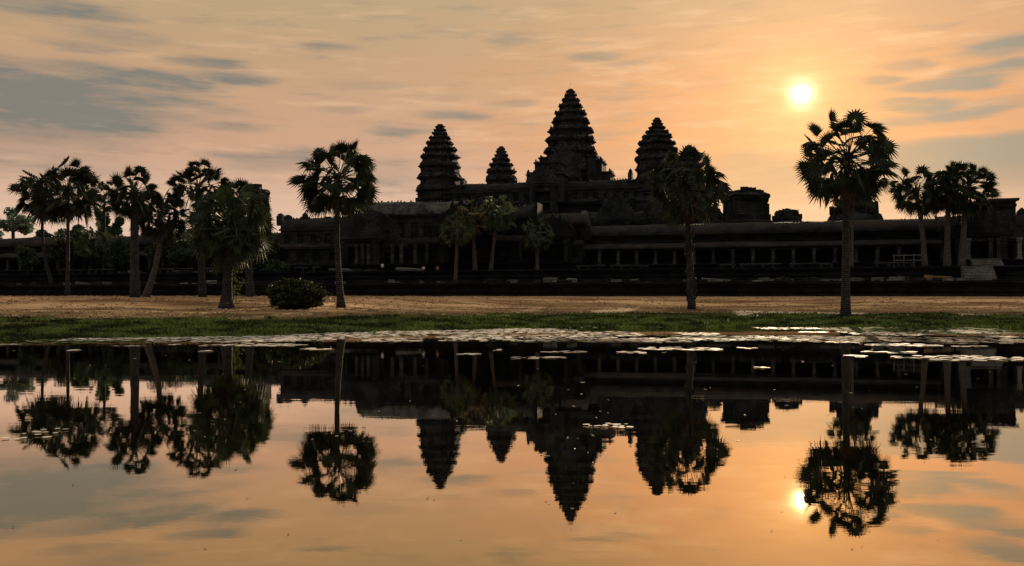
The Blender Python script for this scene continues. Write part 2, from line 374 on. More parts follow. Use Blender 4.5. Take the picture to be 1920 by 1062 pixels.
def onground(px, py, hint=None):               # where the sight line through a photo point meets the bank
    y = 45.0
    while y < 150:
        x = (px - CX) / F * y; z = CH - (py - HY) / F * y
        if z <= gz(x, y): break
        y += .1
    return Vector((x, y, gz(x, y)))

# ------------------------------------------------------------------ towers
Q = [(1, .40), (.88, .40), (.88, .58), (.77, .58), (.77, .77), (.58, .77), (.58, .88), (.40, .88), (.40, 1)]
def redent(w, z, cs, cd_):
    pts = []
    for k in range(4):
        ca, sa = math.cos(k * math.pi / 2), math.sin(k * math.pi / 2)
        for (x, y) in Q: pts.append((cs + w * (x * ca - y * sa), cd_ + w * (x * sa + y * ca), z))
    return pts
def ogive(w, z0, h, n=7, pw=1.7):
    r = [(w * (1 - (i / n) ** pw) ** .75, z0 + h * i / n) for i in range(n + 1)]
    return [(-a, b) for a, b in r] [:-1] + [(0, z0 + h)] + [(a, b) for a, b in r[::-1]][1:]
def prasat(root, org, s, d, tiers, rng, finial=True):
    """tiers: (z_bottom, halfwidth) bottom to top, last = top z"""
    mb = MB()
    for (z0, w0), (z1, w1) in zip(tiers, tiers[1:]):
        h = z1 - z0; w0 *= rng.uniform(.97, 1.03)
        rings = [redent(w0 * .90, z0 - .05, s, d), redent(w0 * .90, z0 + h * .38, s, d), redent(w0 * .96, z0 + h * .42, s, d), redent(w0 * .96, z0 + h * .50, s, d),
                 redent(w0 * 1.02, z0 + h * .53, s, d), redent(w0 * 1.02, z0 + h * .64, s, d), redent(w0 * .95, z0 + h * .68, s, d), redent(w0 * .92, z0 + h * .80, s, d),
                 redent(w0 * .86, z0 + h * .82, s, d), redent(w1 * .9, z1, s, d)]
        mb.loft(rings)
        hw = max(.22, w0 * .085)
        for k in range(4):
            ca, sa = math.cos(k * math.pi / 2), math.sin(k * math.pi / 2)
            for (x, y, g) in [(.97, 0, 1.5), (.96, .2, .9), (.96, -.2, .9), (.94, .37, 1.1), (.94, -.37, 1.1), (.84, .54, 1.15), (.84, -.54, 1.15), (.74, .73, 1.25), (.55, .84, 1.1), (.55, -.84, 1.1)]:
                if rng.random() < .24: continue
                X_, Y_ = x * ca - y * sa, x * sa + y * ca
                hh = h * .36 * g * rng.uniform(.6, 1.1)
                mb.spike(s + X_ * w0 * .95, d + Y_ * w0 * .95, z0 + h * .63, hw, hw, hh, rng)
    mb.build('spire', M_tower, root, org, jit=.36, jf=.6)
    if finial:
        z, w_ = tiers[-1]; mb = MB(); rr = w_ * 1.15
        prof = [(rr, z - .2), (rr * 1.1, z + .15), (rr * .85, z + .2), (rr * .95, z + .42), (rr * .7, z + .55)]
        mb.loft([[(s + r_ * math.cos(a), d + r_ * math.sin(a), zz) for a in [2 * math.pi * i / 12 for i in range(12)]] for r_, zz in prof])
        mb.build('finial', M_tower, root, org, jit=.08)
def porch(root, org, s, dface, depth, hw, z0, ze, zr, m=None, mr=None, door=True, spikes=True, nm='porch', sgn=-1, rng=random.Random(3)):
    """gabled porch whose pediment faces the viewer (sgn=-1: towards -d)"""
    m = m or M_tower; mr = mr or M_roof
    mb = MB(); f = dface; bk = dface - sgn * depth; lo, hi = min(f, bk), max(f, bk)
    pw = hw * .42
    mb.box(s - hw, s - hw + pw, lo, hi, z0, ze); mb.box(s + hw - pw, s + hw, lo, hi, z0, ze)
    dz = z0 + (ze - z0) * .78
    mb.box(s - hw + pw, s + hw - pw, lo + .15, hi, dz, ze)
    mb.box(s - hw + pw, s + hw - pw, lo + min(depth * .5, 3), hi, z0, dz)
    mb.box(s - hw * 1.12, s + hw * 1.12, lo - .25, hi, ze, ze + (ze - z0) * .07)
    for sg in (-1, 1):                          # pilasters with capital and base
        c = s + sg * (hw - pw * .35); mb.box(c - pw * .3, c + pw * .3, f - .3, f + .1, z0 + .3, ze - .3); mb.box(c - pw * .4, c + pw * .4, f - .4, f + .1, z0, z0 + .3); mb.box(c - pw * .4, c + pw * .4, f - .4, f + .1, ze - .3, ze)
    pr = mb.build(nm, m, root, org, jit=.08)
    mb = MB(); og = ogive(hw * 1.05, ze + (ze - z0) * .07 + .003, zr - ze)
    mb.extr([(s + a, b) for a, b in og], lo + .3, hi, 'y')
    k = hi
    for q in range(int(depth / .8)): mb.spike(s, lo + .6 + q * .8, zr - .1, .12, .15, .5, rng)
    mb.build('roof', mr, pr, (0, 0, 0)).location = (-org[0], -org[1], -org[2])
    mb = MB(); og2 = ogive(hw * 1.22, ze + (ze - z0) * .07 + .003, (zr - ze) * 1.18)
    mb.extr([(s + a, b) for a, b in og2], f - .35, f + .297, 'y')
    og3 = ogive(hw * .85, ze + (ze - z0) * .07 + .2, (zr - ze) * .72)
    mb.extr([(s + a, b) for a, b in og3], f - .5, f - .352, 'y')
    if spikes:
        for a, b in og2:
            if rng.random() < .85: mb.spike(s + a, f - .05, b - .15, max(.15, hw * .09), .2, hw * .3 * rng.uniform(.6, 1.2), rng)
    mb.build('pediment', m, pr, (0, 0, 0), jit=.12).location = (-org[0], -org[1], -org[2])
    return pr
def tiers_px(d, px, rows):
    """rows: (py, halfwidth px) bottom to top"""
    t = (px - CX) / F; yy = (d + C0.dot(V)) / (t * V.x + V.y); k = yy / F
    return [(CH + (HY - py) * k, hw * k) for py, hw in rows], k
a = 29.8
def tower(px, d, rows, label, zbase, seed, body):
    prof, rows = rows
    def pw_(y):
        for (a0, b0), (a1, b1) in zip(prof, prof[1:]):
            if y <= a1: return b0 + (b1 - b0) * max(0, y - a0) / (a1 - a0)
        return prof[-1][1]
    rows = [(y0, pw_(y0 + .62 * (y1 - y0))) for y0, y1 in zip(rows, rows[1:])] + [(rows[-1], prof[0][1] * .9)]
    s = T(px, d); tr, k = tiers_px(d, px, rows); rng = random.Random(seed)
    root = troot('temple_tower', s, d, zbase, label, 'tower', 'lotus bud towers of the temple'); org = (s, d, zbase)
    prasat(root, org, s, d, tr, rng)
    z1, w1 = tr[0]; mb = MB()
    mb.loft([redent(w1 * q, z, s, d) for q, z in [(1.12, zbase), (1.12, zbase + 1.2), (1.04, zbase + 1.3), (1.0, zbase + 2.2), (.92, zbase + 2.4), (.92, z1 - 1.6), (.97, z1 - 1.5), (.97, z1 - .9), (1.04, z1 - .8), (1.04, z1 - .3), (.94, z1 - .1), (.9, z1 + .1)]])
    mb.build('cella', M_tower, root, org, jit=.15)
    return s, tr, root, org, w1, z1
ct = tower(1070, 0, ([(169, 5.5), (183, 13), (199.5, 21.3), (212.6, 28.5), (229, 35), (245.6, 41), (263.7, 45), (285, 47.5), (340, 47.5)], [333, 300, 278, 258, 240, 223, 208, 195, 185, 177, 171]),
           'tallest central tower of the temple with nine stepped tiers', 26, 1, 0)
s_, tr, root, org, w1, z1 = ct
porch(root, org, s_, -w1 * 1.05, 6, w1 * .62, 34.5, z1 + 1.0, z1 + 6.5, rng=random.Random(5))
porch(root, org, s_, -w1 * 1.05 - 4.5, 4.6, w1 * .48, 34.5, z1 - 1.8, z1 + 2.6, rng=random.Random(6))
for sg in (-1, 1):                             # stepped side chapels = the shoulders
    mb = MB(); x0 = s_ + sg * w1 * .8
    for i, (e, zt) in enumerate([(2.4, z1 + 5.2), (4.0, z1 + 3.9), (6.6, z1 + .4)]):
        xa, xb = sorted((x0, x0 + sg * e)); mb.box(xa, xb, -w1 * (.7 - i * .1), w1 * (.7 - i * .1), 30, zt)
        mb.box(xa - .3, xb + .3, -w1 * (.7 - i * .1) - .3, w1 * (.7 - i * .1) + .3, zt, zt + .45)
        for q in range(4): mb.spike(x0 + sg * (e - .3), -w1 * .5 + q * w1 * .33, zt + .45, .3, .3, 1.0, random.Random(i * 7 + q))
    mb.build('side_chapel', M_tower, root, org, jit=.18)
mb = MB(); mb.tube([(s_, 0, tr[-1][0] + .3), (s_, 0, tr[-1][0] + 2.6)], [.06, .04], 5); mb.build('lightning_rod', M_metal, root, org)
rowsNW = ([(234, 6), (250, 13), (268, 24), (280.5, 29.5), (293, 33.5), (307, 36.5), (343, 38), (372, 41)], [372, 347, 325, 305, 290, 277, 266, 257, 249, 242, 237])
tower(825, -a, rowsNW, 'slender tower left of the tallest one, standing alone against the sky', 26, 2, 0)
tower(940, a, ([(276, 5), (296, 14), (309, 21.5), (321, 26), (333, 29), (350, 30)], [350, 331, 317, 306, 297, 289, 283, 278]), 'smallest farthest tower between the left and the tallest tower', 26, 3, 0)
tower(1232, -a, ([(222, 5.5), (236.4, 12), (247, 20), (257, 26), (268.7, 32.5), (282, 36.5), (298, 40), (356, 41.5)], [356, 332, 311, 293, 278, 265, 254, 245, 237, 230, 225]), 'tower right of the tallest one, partly behind a palm crown', 26, 4, 0)
tower(1292, a, ([(274, 5), (288, 13), (303, 22), (317, 28), (335, 33), (368, 34)], [368, 350, 333, 319, 307, 297, 288, 281, 276]), 'far tower hidden behind the crown of the middle palm', 26, 5, 0)

# ------------------------------------------------------------------ upper pyramid (bakan)
root = troot('temple_pyramid', 0, 0, 7, 'steep stepped stone pyramid carrying the tall towers', 'temple'); org = (0, 0, 7)
mb = MB()
for i, (hw, z0, z1) in enumerate([(43, 7, 14), (41, 14, 18.5), (38.5, 18.5, 23), (36, 23, 27.2)]):
    mb.box(-hw, hw, -hw, hw, z0, z1 - .7); mb.box(-hw - .5, hw + .5, -hw - .5, hw + .5, z1 - .7, z1); mb.box(-hw - .7, hw + .7, -hw - .7, hw + .7, z0 + (0 if i else .1), z0 + .9)
mb.build('stepped_base', M_dark, root, org, jit=.12)
def galleryrun(root, org, s0, s1, d0, z0, zw, zr, depth, m, mr, nm='gallery_wall', win=2.6, rng=random.Random(9), spikes=True, name2='roof'):
    mb = MB(); mb.box(s0, s1, d0 + .35, d0 + depth, z0, zw); mb.box(s0, s1, d0 - .1, d0 + .35, z0, z0 + (zw - z0) * .28); mb.box(s0, s1, d0 - .1, d0 + .35, zw - (zw - z0) * .2, zw)
    k = max(1, int((s1 - s0) / win)); st = (s1 - s0) / k
    for i in range(k + 1):
        x = s0 + st * i; mb.box(x - st * .26, x + st * .26, d0 - .05, d0 + .349, z0 + (zw - z0) * .28 + .002, zw - (zw - z0) * .2 - .002)
        if i < k:
            for q in range(3): c = x + st * (.36 + .14 * q); mb.box(c - .06, c + .06, d0 + .05, d0 + .2, z0 + (zw - z0) * .28, zw - (zw - z0) * .2)
    mb.box(s0 - .2, s1 + .2, d0 - .45, d0 + depth + .45, zw, zw + .35)
    for i in range(int((s1 - s0) / 1.6)):
        x = rng.uniform(s0 + .6, s1 - .6); zz = rng.uniform(z0, zw); e = rng.uniform(.2, .7); mb.box(x - e, x + e, d0 - .16, d0 + .5, zz - .25, zz + rng.uniform(.1, .5))
    g = mb.build(nm, m, root, org, jit=.09)
    mb = MB(); c = d0 + depth / 2; og = ogive(depth / 2 + .3, zw + .353, zr - zw - .35)
    mb.sag([(c + a_, b_) for a_, b_ in og], s0, s1, s0 * .37 + d0, .16, 1.5)
    if spikes:
        x = s0
        while x < s1:
            if rng.random() < .8: mb.spike(x, c, zr - .1, .16, .12, .45 * rng.uniform(.5, 1.1), rng)
            x += .7
    for i in range(int((s1 - s0) / 2.2)):
        x = rng.uniform(s0 + .6, s1 - .6); t = rng.uniform(-.8, .8); e = rng.uniform(.25, .6); zz = zw + (zr - zw) * (1 - abs(t) ** 1.7) * .92
        mb.box(x - e * 1.3, x + e * 1.3, c + t * depth * .45 - e, c + t * depth * .45 + e, zz - .6, zz + rng.uniform(.05, .45))
    r = mb.build(name2, mr, g, (0, 0, 0), jit=.14); r.location = (-org[0], -org[1], -org[2])
    return g
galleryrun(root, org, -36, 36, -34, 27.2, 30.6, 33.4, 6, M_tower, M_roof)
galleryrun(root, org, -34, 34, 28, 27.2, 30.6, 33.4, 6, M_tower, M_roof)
# west porch of the upper level, in steps
porch(root, org, 0.5, -40, 8, 3.4, 24.5, 31.2, 34.6, door=True, nm='stair_porch')
mb = MB(); mb.box(-3.5, 5.2, -38, -30, 27, 34.4); mb.box(-4.0, 5.7, -38.4, -30, 34.4, 35.1); mb.box(-1.2, 4.4, -36, -28, 34.9, 37.6); mb.box(-1.6, 4.8, -36.3, -28, 37.6, 38.1)
for q in range(5): mb.spike(-3.7 + q * 2.2, -38.1, 35.1, .28, .2, .8, random.Random(q))
mb.build('porch_upper_storey', M_tower, root, org, jit=.15)
for x in (-26, 0, 26):                          # three steep stairways
    mb = MB(); n_ = 34
    prof = [(-36, 7)] + [(-36 - 9.5 * (1 - i / n_), 7 + (27.0 - 7) * (i / n_)) for i in range(0)] 
    pr = [(-35.5, 7.0), (-48, 7.0)]
    for i in range(n_): z_ = 7 + 20 * (i + 1) / n_; d_ = -48 + 12 * i / n_; pr += [(d_, z_), (d_ + 12 / n_, z_)]
    pr.append((-35.5, 27)); mb.extr(pr, x - 2, x + 2, 'x'); mb.build('stairway', M_stone, root, org)
    for sg in (-1, 1):
        mb = MB()
        for i in range(5): mb.box(x + sg * 2.7 - .65, x + sg * 2.7 + .65, -48.5 + 2.4 * i, -35.6, 7, 11.4 + 4 * i)
        mb.build('stair_flank', M_dark, root, org, jit=.12)
for px, hh in ((868, 1.2), (1182, 2.2)):
    s__ = T(px, -33); mb = MB(); mb.box(s__ - .5, s__ + .5, -34, -31, 32.5, 34.0 + hh * .3); mb.spike(s__, -32.5, 34 + hh * .3, .5, .5, hh * .6); mb.build('roof_finial', M_tower, root, org, jit=.1)

# ------------------------------------------------------------------ second enclosure
D2 = -58
root = troot('second_gallery', 0, D2, 7.4, 'long ruined gallery below the tall towers with reddish stone roof', 'building'); org = (0, D2, 7.4)
galleryrun(root, org, T(700, D2), T(1350, D2), D2, 14.5, 19.2, 22.6, 6, M_stone, M_roof)
mb = MB(); mb.box(T(700, D2) - 3, T(1350, D2) + 3, D2 - 1.5, D2 + 9, 7, 14.5); mb.box(T(700, D2) - 3.4, T(1350, D2) + 3.4, D2 - 2.2, D2 + 9, 13.6, 14.45); mb.build('plinth', M_dark, root, org, jit=.1)
for px, hw, zr, m_ in ((1158, 3.4, 24.6, M_stone), (1232, 2.6, 23.6, M_stone), (1288, 4, 25, M_stone), (905, 3.2, 24.4, M_stone)):
    porch(root, org, T(px, D2), D2 - 3.2, 4, hw, 14.5, 19.6, zr, m_, M_roof, nm='pavilion_porch', rng=random.Random(px))
# tower stumps at its corners
def ruin(px, d, pyt, pyb, hwpx, label, zb, seed, rows=None):
    s, zt = T(px, d, pyt); _, z0 = T(px, d, pyb); k = (zt - z0) / (pyb - pyt); w_ = hwpx * k; rng = random.Random(seed)
    root = troot('ruined_tower', s, d, zb, label, 'ruin', 'broken tower stumps'); org = (s, d, zb); mb = MB()
    rr = rows or [(1.0, 0), (1.0, .18), (.90, .2), (.90, .60), (.95, .62), (.98, .74), (1.02, .78), (.94, .84), (.86, .88)]
    H = zt - z0
    mb.loft([redent(w_ * 1.1, zb, s, d), redent(w_ * 1.1, z0 - .3, s, d)] + [redent(w_ * q, z0 + H * t, s, d) for q, t in rr])
    mb.build('cella', M_stone, root, org, jit=.32, jf=.45)
    mb = MB()
    for i in range(26):
        a_ = rng.uniform(0, 6.28); q = rng.uniform(0, .8) * w_; bh = rng.uniform(.3, 1.0) * H * .15
        x, y = s + math.cos(a_) * q, d + math.sin(a_) * q; e = rng.uniform(.4, .9) * max(.6, w_ * .2)
        mb.box(x - e, x + e, y - e, y + e, z0 + H * (rr[-1][1] - .06), z0 + H * rr[-1][1] + bh * (1.6 if q < w_ * .4 else .5))
    for i in range(20):
        a_ = rng.uniform(0, 6.28); x, y = s + math.cos(a_) * w_ * .9, d + math.sin(a_) * w_ * .9
        mb.box(x - .4, x + .4, y - .4, y + .4, z0 + H * .2, z0 + H * rng.uniform(.25, .75))
    mb.build('broken_masonry', M_stone, root, org, jit=.2)
    return root
ruin(1397, D2, 357, 415, 45, 'blocky broken tower between the two tall palms on the right', 8, 3)
ruin(476, D2, 351, 400, 27, 'broken tower showing behind the left palm crowns', 8, 4)
ruin(1476, -70, 396, 416, 26, 'low stump with a lightning rod above the long gallery roof', 8, 5, [(1.0, 0), (.95, .25), (.8, .5), (.85, .8), (.78, 1.0)])
ruin(1602, -70, 357, 414, 44, 'stepped stump behind the tallest palm trunk', 8, 6, [(1.1, 0), (1.0, .16), (.72, .3), (.68, .62), (.6, .66), (.55, .9), (.4, .95)])
ruin(1336, -66, 395, 415, 22, 'low pile of masonry left of the blocky broken tower', 8, 8, [(1.0, 0), (.95, .3), (.9, .5), (.6, .9)])

# ------------------------------------------------------------------ outer terrace walls
def mould(d, z0, z1, proj=.6):
    h = z1 - z0
    return [(d, z0), (d - proj, z0), (d - proj, z0 + .14 * h), (d - proj * .6, z0 + .18 * h), (d - proj * .6, z0 + .27 * h), (d - proj * .2, z0 + .32 * h), (d - proj * .2, z0 + .44 * h), (d - proj * .5, z0 + .47 * h),
            (d - proj * .5, z0 + .55 * h), (d - proj * .2, z0 + .58 * h), (d - proj * .2, z0 + .70 * h), (d - proj * .55, z0 + .76 * h), (d - proj * .55, z0 + .84 * h), (d - proj, z0 + .88 * h), (d - proj, z1), (d, z1)]
SL, SR = -150, 130
root = troot('lower_terrace', 0, -118, 2.4, 'long dark moulded retaining wall along the far side of the lawn', 'terrace'); org = (0, -118, 2.4)
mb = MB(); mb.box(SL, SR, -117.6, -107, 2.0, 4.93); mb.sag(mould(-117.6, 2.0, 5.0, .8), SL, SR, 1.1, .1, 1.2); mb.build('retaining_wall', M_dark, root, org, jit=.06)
root = troot('upper_terrace', 0, -108, 4.9, 'upper moulded stone terrace under the long gallery', 'terrace'); org = (0, -108, 4.9)
mb = MB(); mb.box(SL, SR, -107.6, 100, 4.0, 7.36); mb.sag(mould(-107.6, 4.9, 7.45, .7), SL, SR, 2.1, .07, 1.2); mb.build('retaining_wall', M_dark, root, org, jit=.06)
# balustrades
def balustrade(s0, s1, d, z, label, rng, gapp=.25, h=.7):
    root = troot('balustrade', s0, d, z, label, 'balustrade'); org = (s0, d, z)
    x = s0; mb = MB(); cnt = 0
    while x < s1:
        ln = rng.uniform(2, 7)
        if rng.random() > gapp:
            e = min(x + ln, s1)
            mb = MB(); mb.tube([(x, d, z + h), (x + (e - x) * .5, d + rng.uniform(-.05, .05), z + h + .03), (e, d, z + h + rng.uniform(-.12, .08))], [.18, .2, .18], 8); mb.build('rail', M_stone, root, org, jit=.04)
            y = x + .4
            while y < e and cnt < 60:
                pm = MB(); pm.box(y - .22, y + .22, d - .2, d + .2, z, z + h - .12); pm.build('baluster', M_stone, root, org, jit=.06); y += rng.uniform(1.5, 1.9); cnt += 1
        x += ln + rng.uniform(.3, 1.5)
balustrade(-95, T(600, -107.8), -107.4, 7.45, 'broken stone balustrade on the left half of the upper terrace', random.Random(4), .2)
balustrade(T(1080, -107.8), T(1800, -107.8), -107.4, 7.45, 'broken stone balustrade on the right half of the upper terrace', random.Random(5), .35, .5)

# ------------------------------------------------------------------ outer gallery (right and left halves)
def colonnade(s0, s1, label, rng, skip=()):
    d0 = -100; root = troot('colonnaded_gallery', s0, d0, 7.4, label, 'building'); org = (s0, d0, 7.4)
    mb = MB(); mb.extr(mould(d0 + .2, 7.36, 8.5, .9), s0, s1); mb.box(s0, s1, d0 + .2, d0 + 12.2, 7.3, 8.46); mb.build('plinth', M_stone, root, org, jit=.04)
    n_ = int((s1 - s0) / 3.35); st = (s1 - s0) / n_
    for i in range(n_ + 1):
        x = s0 + st * i; mb = MB(); a_ = .27
        mb.box(x - a_, x + a_, d0 - a_ + .1, d0 + a_ + .1, 8.75, 10.75); mb.box(x - a_ - .1, x + a_ + .1, d0 - a_, d0 + a_ + .2, 8.5, 8.75); mb.box(x - a_ - .12, x + a_ + .12, d0 - a_, d0 + a_ + .2, 10.75, 10.98)
        mb.build('column', M_col, root, org, jit=.04)
    mb = MB(); mb.box(s0, s1, d0 - .15, d0 + .5, 10.98, 11.3); mb.build('architrave', M_dark, root, org)
    mb = MB(); dw = d0 + 3.3
    mb.sag([(d0 - .5, 11.303), (d0 - .45, 11.55), (d0 + .4, 12.0), (d0 + 1.6, 12.35), (dw, 12.55), (dw, 11.31)][::-1], s0, s1, 7.7, .08, 1.5)
    mb.build('aisle_roof', M_roof, root, org, jit=.04)
    mb = MB(); mb.box(s0, s1, dw, dw + .6, 8.4, 13.9); mb.box(s0, s1, dw - .25, dw, 13.5, 13.95); mb.box(s0, s1, dw - .12, dw, 12.56, 12.8)
    x = s0 + 1
    while x < s1: mb.box(x, x + .18, dw - .1, dw, 12.81, 13.49); x += 1.675
    mb.box(s0, s1, dw + 6.2, dw + 6.8, 8.4, 13.9)
    mb.box(s0, s0 + .6, dw + .6, dw + 6.2, 8.4, 13.9); mb.box(s1 - .6, s1, dw + .6, dw + 6.2, 8.4, 13.9)
    mb.build('wall', M_dark, root, org, jit=.03)
    mb = MB(); c = dw + 3.4; og = ogive(4.0, 13.953, 2.25, 8, 2.0); mb.sag([(c + p_, q_) for p_, q_ in og], s0, s1, 3.3, .14, 1.5)
    x = s0
    while x < s1:
        if rng.random() < .55: mb.spike(x, c, 16.1, .14, .12, .32 * rng.uniform(.4, 1.1), rng)
        x += .6
    mb.build('main_roof', M_roof, root, org, jit=.07, jf=.3)
    return root
colonnade(T(1090, -100), T(1768, -100), 'long right hand gallery with a row of stone columns', random.Random(11))
colonnade(-118, T(520, -100), 'left hand gallery with columns, mostly behind palms', random.Random(12))

# ------------------------------------------------------------------ west entrance pavilion
DG = -100
root = troot('entrance_pavilion', T(870, DG), DG, 7.4, 'dark ruined entrance building with gabled porches behind the small palms', 'building'); org = (T(870, DG), DG, 7.4)
sa, sb = T(520, DG), T(1092, DG); s1_, s2_, s3_, s4_ = T(640, DG), T(745, DG), T(985, DG), T(1085, DG)
mb = MB(); mb.extr(mould(DG - 1.8, 7.36, 8.9, .9), sa, sb); mb.box(sa, sb, DG - 1.8, DG + 10, 7.3, 8.87); mb.build('plinth', M_dark, root, org, jit=.06)
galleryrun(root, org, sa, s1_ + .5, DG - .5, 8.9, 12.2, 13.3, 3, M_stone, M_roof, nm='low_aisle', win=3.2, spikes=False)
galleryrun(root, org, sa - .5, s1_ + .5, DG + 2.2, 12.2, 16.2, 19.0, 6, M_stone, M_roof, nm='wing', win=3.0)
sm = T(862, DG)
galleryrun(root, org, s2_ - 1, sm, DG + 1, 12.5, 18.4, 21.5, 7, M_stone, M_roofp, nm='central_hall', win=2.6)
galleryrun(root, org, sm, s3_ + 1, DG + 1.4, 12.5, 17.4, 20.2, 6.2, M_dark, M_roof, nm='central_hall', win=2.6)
mb = MB(); mb.box(s3_ + 1.003, s3_ + 2, DG + 1, DG + 8, 12.4, 19.3); mb.box(s3_ + 1.003, s3_ + 1.8, DG + 2.6, DG + 6.5, 19.3, 20.6); mb.build('end_cover', M_dark, root, org, jit=.12)  # dark block added to cover the hall roof end that caught bright sun
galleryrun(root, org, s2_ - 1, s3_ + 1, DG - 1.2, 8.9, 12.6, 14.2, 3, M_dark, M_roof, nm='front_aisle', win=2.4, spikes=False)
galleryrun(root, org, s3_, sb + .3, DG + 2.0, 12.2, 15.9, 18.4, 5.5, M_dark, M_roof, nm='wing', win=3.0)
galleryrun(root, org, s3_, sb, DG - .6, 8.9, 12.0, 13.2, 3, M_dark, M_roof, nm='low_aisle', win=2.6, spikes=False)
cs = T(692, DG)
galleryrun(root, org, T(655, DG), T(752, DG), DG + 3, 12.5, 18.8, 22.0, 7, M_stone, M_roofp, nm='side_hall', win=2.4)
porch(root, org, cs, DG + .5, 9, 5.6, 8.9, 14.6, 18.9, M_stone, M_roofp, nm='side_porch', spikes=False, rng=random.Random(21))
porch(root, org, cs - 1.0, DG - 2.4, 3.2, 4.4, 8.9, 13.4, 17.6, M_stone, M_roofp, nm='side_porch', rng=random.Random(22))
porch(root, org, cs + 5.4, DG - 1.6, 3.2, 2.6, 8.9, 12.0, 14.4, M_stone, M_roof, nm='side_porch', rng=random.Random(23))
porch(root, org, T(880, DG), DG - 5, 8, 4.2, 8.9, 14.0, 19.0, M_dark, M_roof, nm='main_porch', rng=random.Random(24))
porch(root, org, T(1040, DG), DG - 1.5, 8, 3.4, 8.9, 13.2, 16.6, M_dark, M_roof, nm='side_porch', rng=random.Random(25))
for px in (668, 679, 690, 735, 752, 778, 800, 830, 976, 1060):
    x = T(px, DG - 3); mb = MB(); mb.box(x - .3, x + .3, DG - 2.95, DG - 2.4, 8.9, 12.9); mb.box(x - .42, x + .42, DG - 3.05, DG - 2.4, 12.3, 12.9); mb.build('column', M_col if px < 800 else M_stone, root, org, jit=.06)
for px, pt, hh in ((572, 400, 1.6), (527, 401, 1.0), (540, 403, .6)):
    x, z = T(px, DG + 5, pt); mb = MB(); mb.box(x - .7, x + .7, DG + 4.4, DG + 5.6, 17.5, z - hh * .5); mb.spike(x, DG + 5, z - hh * .5, .5, .5, hh * .6); mb.build('roof_finial', M_stone, root, org, jit=.1)
# pale broken stair fragment beside the hall
mb = MB(); rng = random.Random(8)
for i in range(9): x, z = T(1089 + i * 1.2, -84, 421 - i * 4); mb.box(x - .8 + i * .05, x + .6, -84, -82.5, z - 1.2, z + .2)
o = mb.build('broken_pillar', M_pale, None, L(0, 0), jit=0)
bpy.data.objects.remove(o)
x, z = T(1093, -84, 423)
root = troot('broken_pillar', x, -84, 7.3, 'tall pale broken stone pillar where the long gallery begins', 'ruin'); mb = MB()
mb.box(x - 1.2, x + 1.2, -84.8, -83, 7.3, 10); mb.box(x - 1.0, x + .8, -84.7, -83, 10, z + .4); mb.box(x - .7, x + .8, -84.6, -83, z + .4, z + 1.6); mb.box(x - .2, x + .9, -84.5, -83, z + 1.6, z + 3.0)
mb.build('shaft', M_pale, root, (x, -84, 7.3), jit=.3)

# ------------------------------------------------------------------ right entrance pavilion with steps
s0, s1 = T(1766, DG), T(1925, DG); cs = T(1836, DG)
root = troot('corner_pavilion', cs, DG, 7.4, 'pavilion with a dark doorway and pale steps at the right end of the gallery', 'building'); org = (cs, DG, 7.4)
mb = MB(); mb.extr(mould(DG - 1, 7.36, 8.7, .8), s0, s1 + 4); mb.box(s0, s1 + 4, DG - 1, DG + 12, 7.3, 8.67); mb.build('plinth', M_stone, root, org, jit=.05)
galleryrun(root, org, s0, s1 + 4, DG + 1.4, 8.7, 13.6, 16.4, 7, M_stone, M_roof, nm='hall', win=3)
x0, z0 = T(1860, DG + 2, 373); x1 = T(1903, DG + 2)
mb = MB(); mb.box(T(1800, DG), x0 + .2, DG + 1.8, DG + 8, 13.6, z0 - 2.6); mb.box(x0, x1, DG + 1.2, DG + 8, 13.6, z0 - .5); mb.box(x0 - .5, x1 + .4, DG + .9, DG + 8.3, z0 - .5, z0); mb.box(x0 - .2, x1 + .1, DG + 1, DG + 8.2, z0 - 1.5, z0 - 1.1)
mb.build('upper_storey', M_stone, root, org, jit=.2)
porch(root, org, cs, DG - 2.6, 5, 3.5, 8.7, 12.4, 16.2, M_stone, M_roof, nm='door_porch', rng=random.Random(31))
porch(root, org, T(1882, DG), DG - .4, 4, 2.4, 8.7, 11.6, 13.8, M_stone, M_roof, nm='door_porch', rng=random.Random(32))
for px in (1815, 1857, 1911, 1872):
    x = T(px, DG - 3); mb = MB(); mb.box(x - .3, x + .3, DG - 3.3, DG - 2.75, 8.7, 12.0); mb.box(x - .42, x + .42, DG - 3.4, DG - 2.75, 11.6, 12.1); mb.box(x - .42, x + .42, DG - 3.4, DG - 2.75, 8.7, 9.0); mb.build('column', M_pale if px in (1815, 1911) else M_col, root, org, jit=.06)
root = troot('stone_steps', cs, -104, 7.4, 'pale worn steps climbing to the dark doorway at the right', 'steps'); mb = MB()
pr = [(-103.8, 7.3)] + [q for i in range(5) for q in ((-106.2 + .48 * i, 7.35 + (.27 * i)), (-106.2 + .48 * i, 7.62 + .27 * i))] + [(-103.8, 8.7)]
mb.extr(pr, cs - 2.2, cs + 2.2); mb.build('upper_flight', M_pale, root, (cs, -104, 7.4), jit=.06)
mb = MB(); c2_ = T(1842, -112); pr = [(-108.3, 4.95)] + [q for i in range(6) for q in ((-111.5 + .5 * i, 4.98 + .4 * i), (-111.5 + .5 * i, 5.38 + .4 * i))] + [(-108.3, 7.3)]
mb.extr(pr, c2_ - 2.2, c2_ + 2.2); mb.build('lower_flight', M_pale, root, (cs, -104, 7.4), jit=.06)

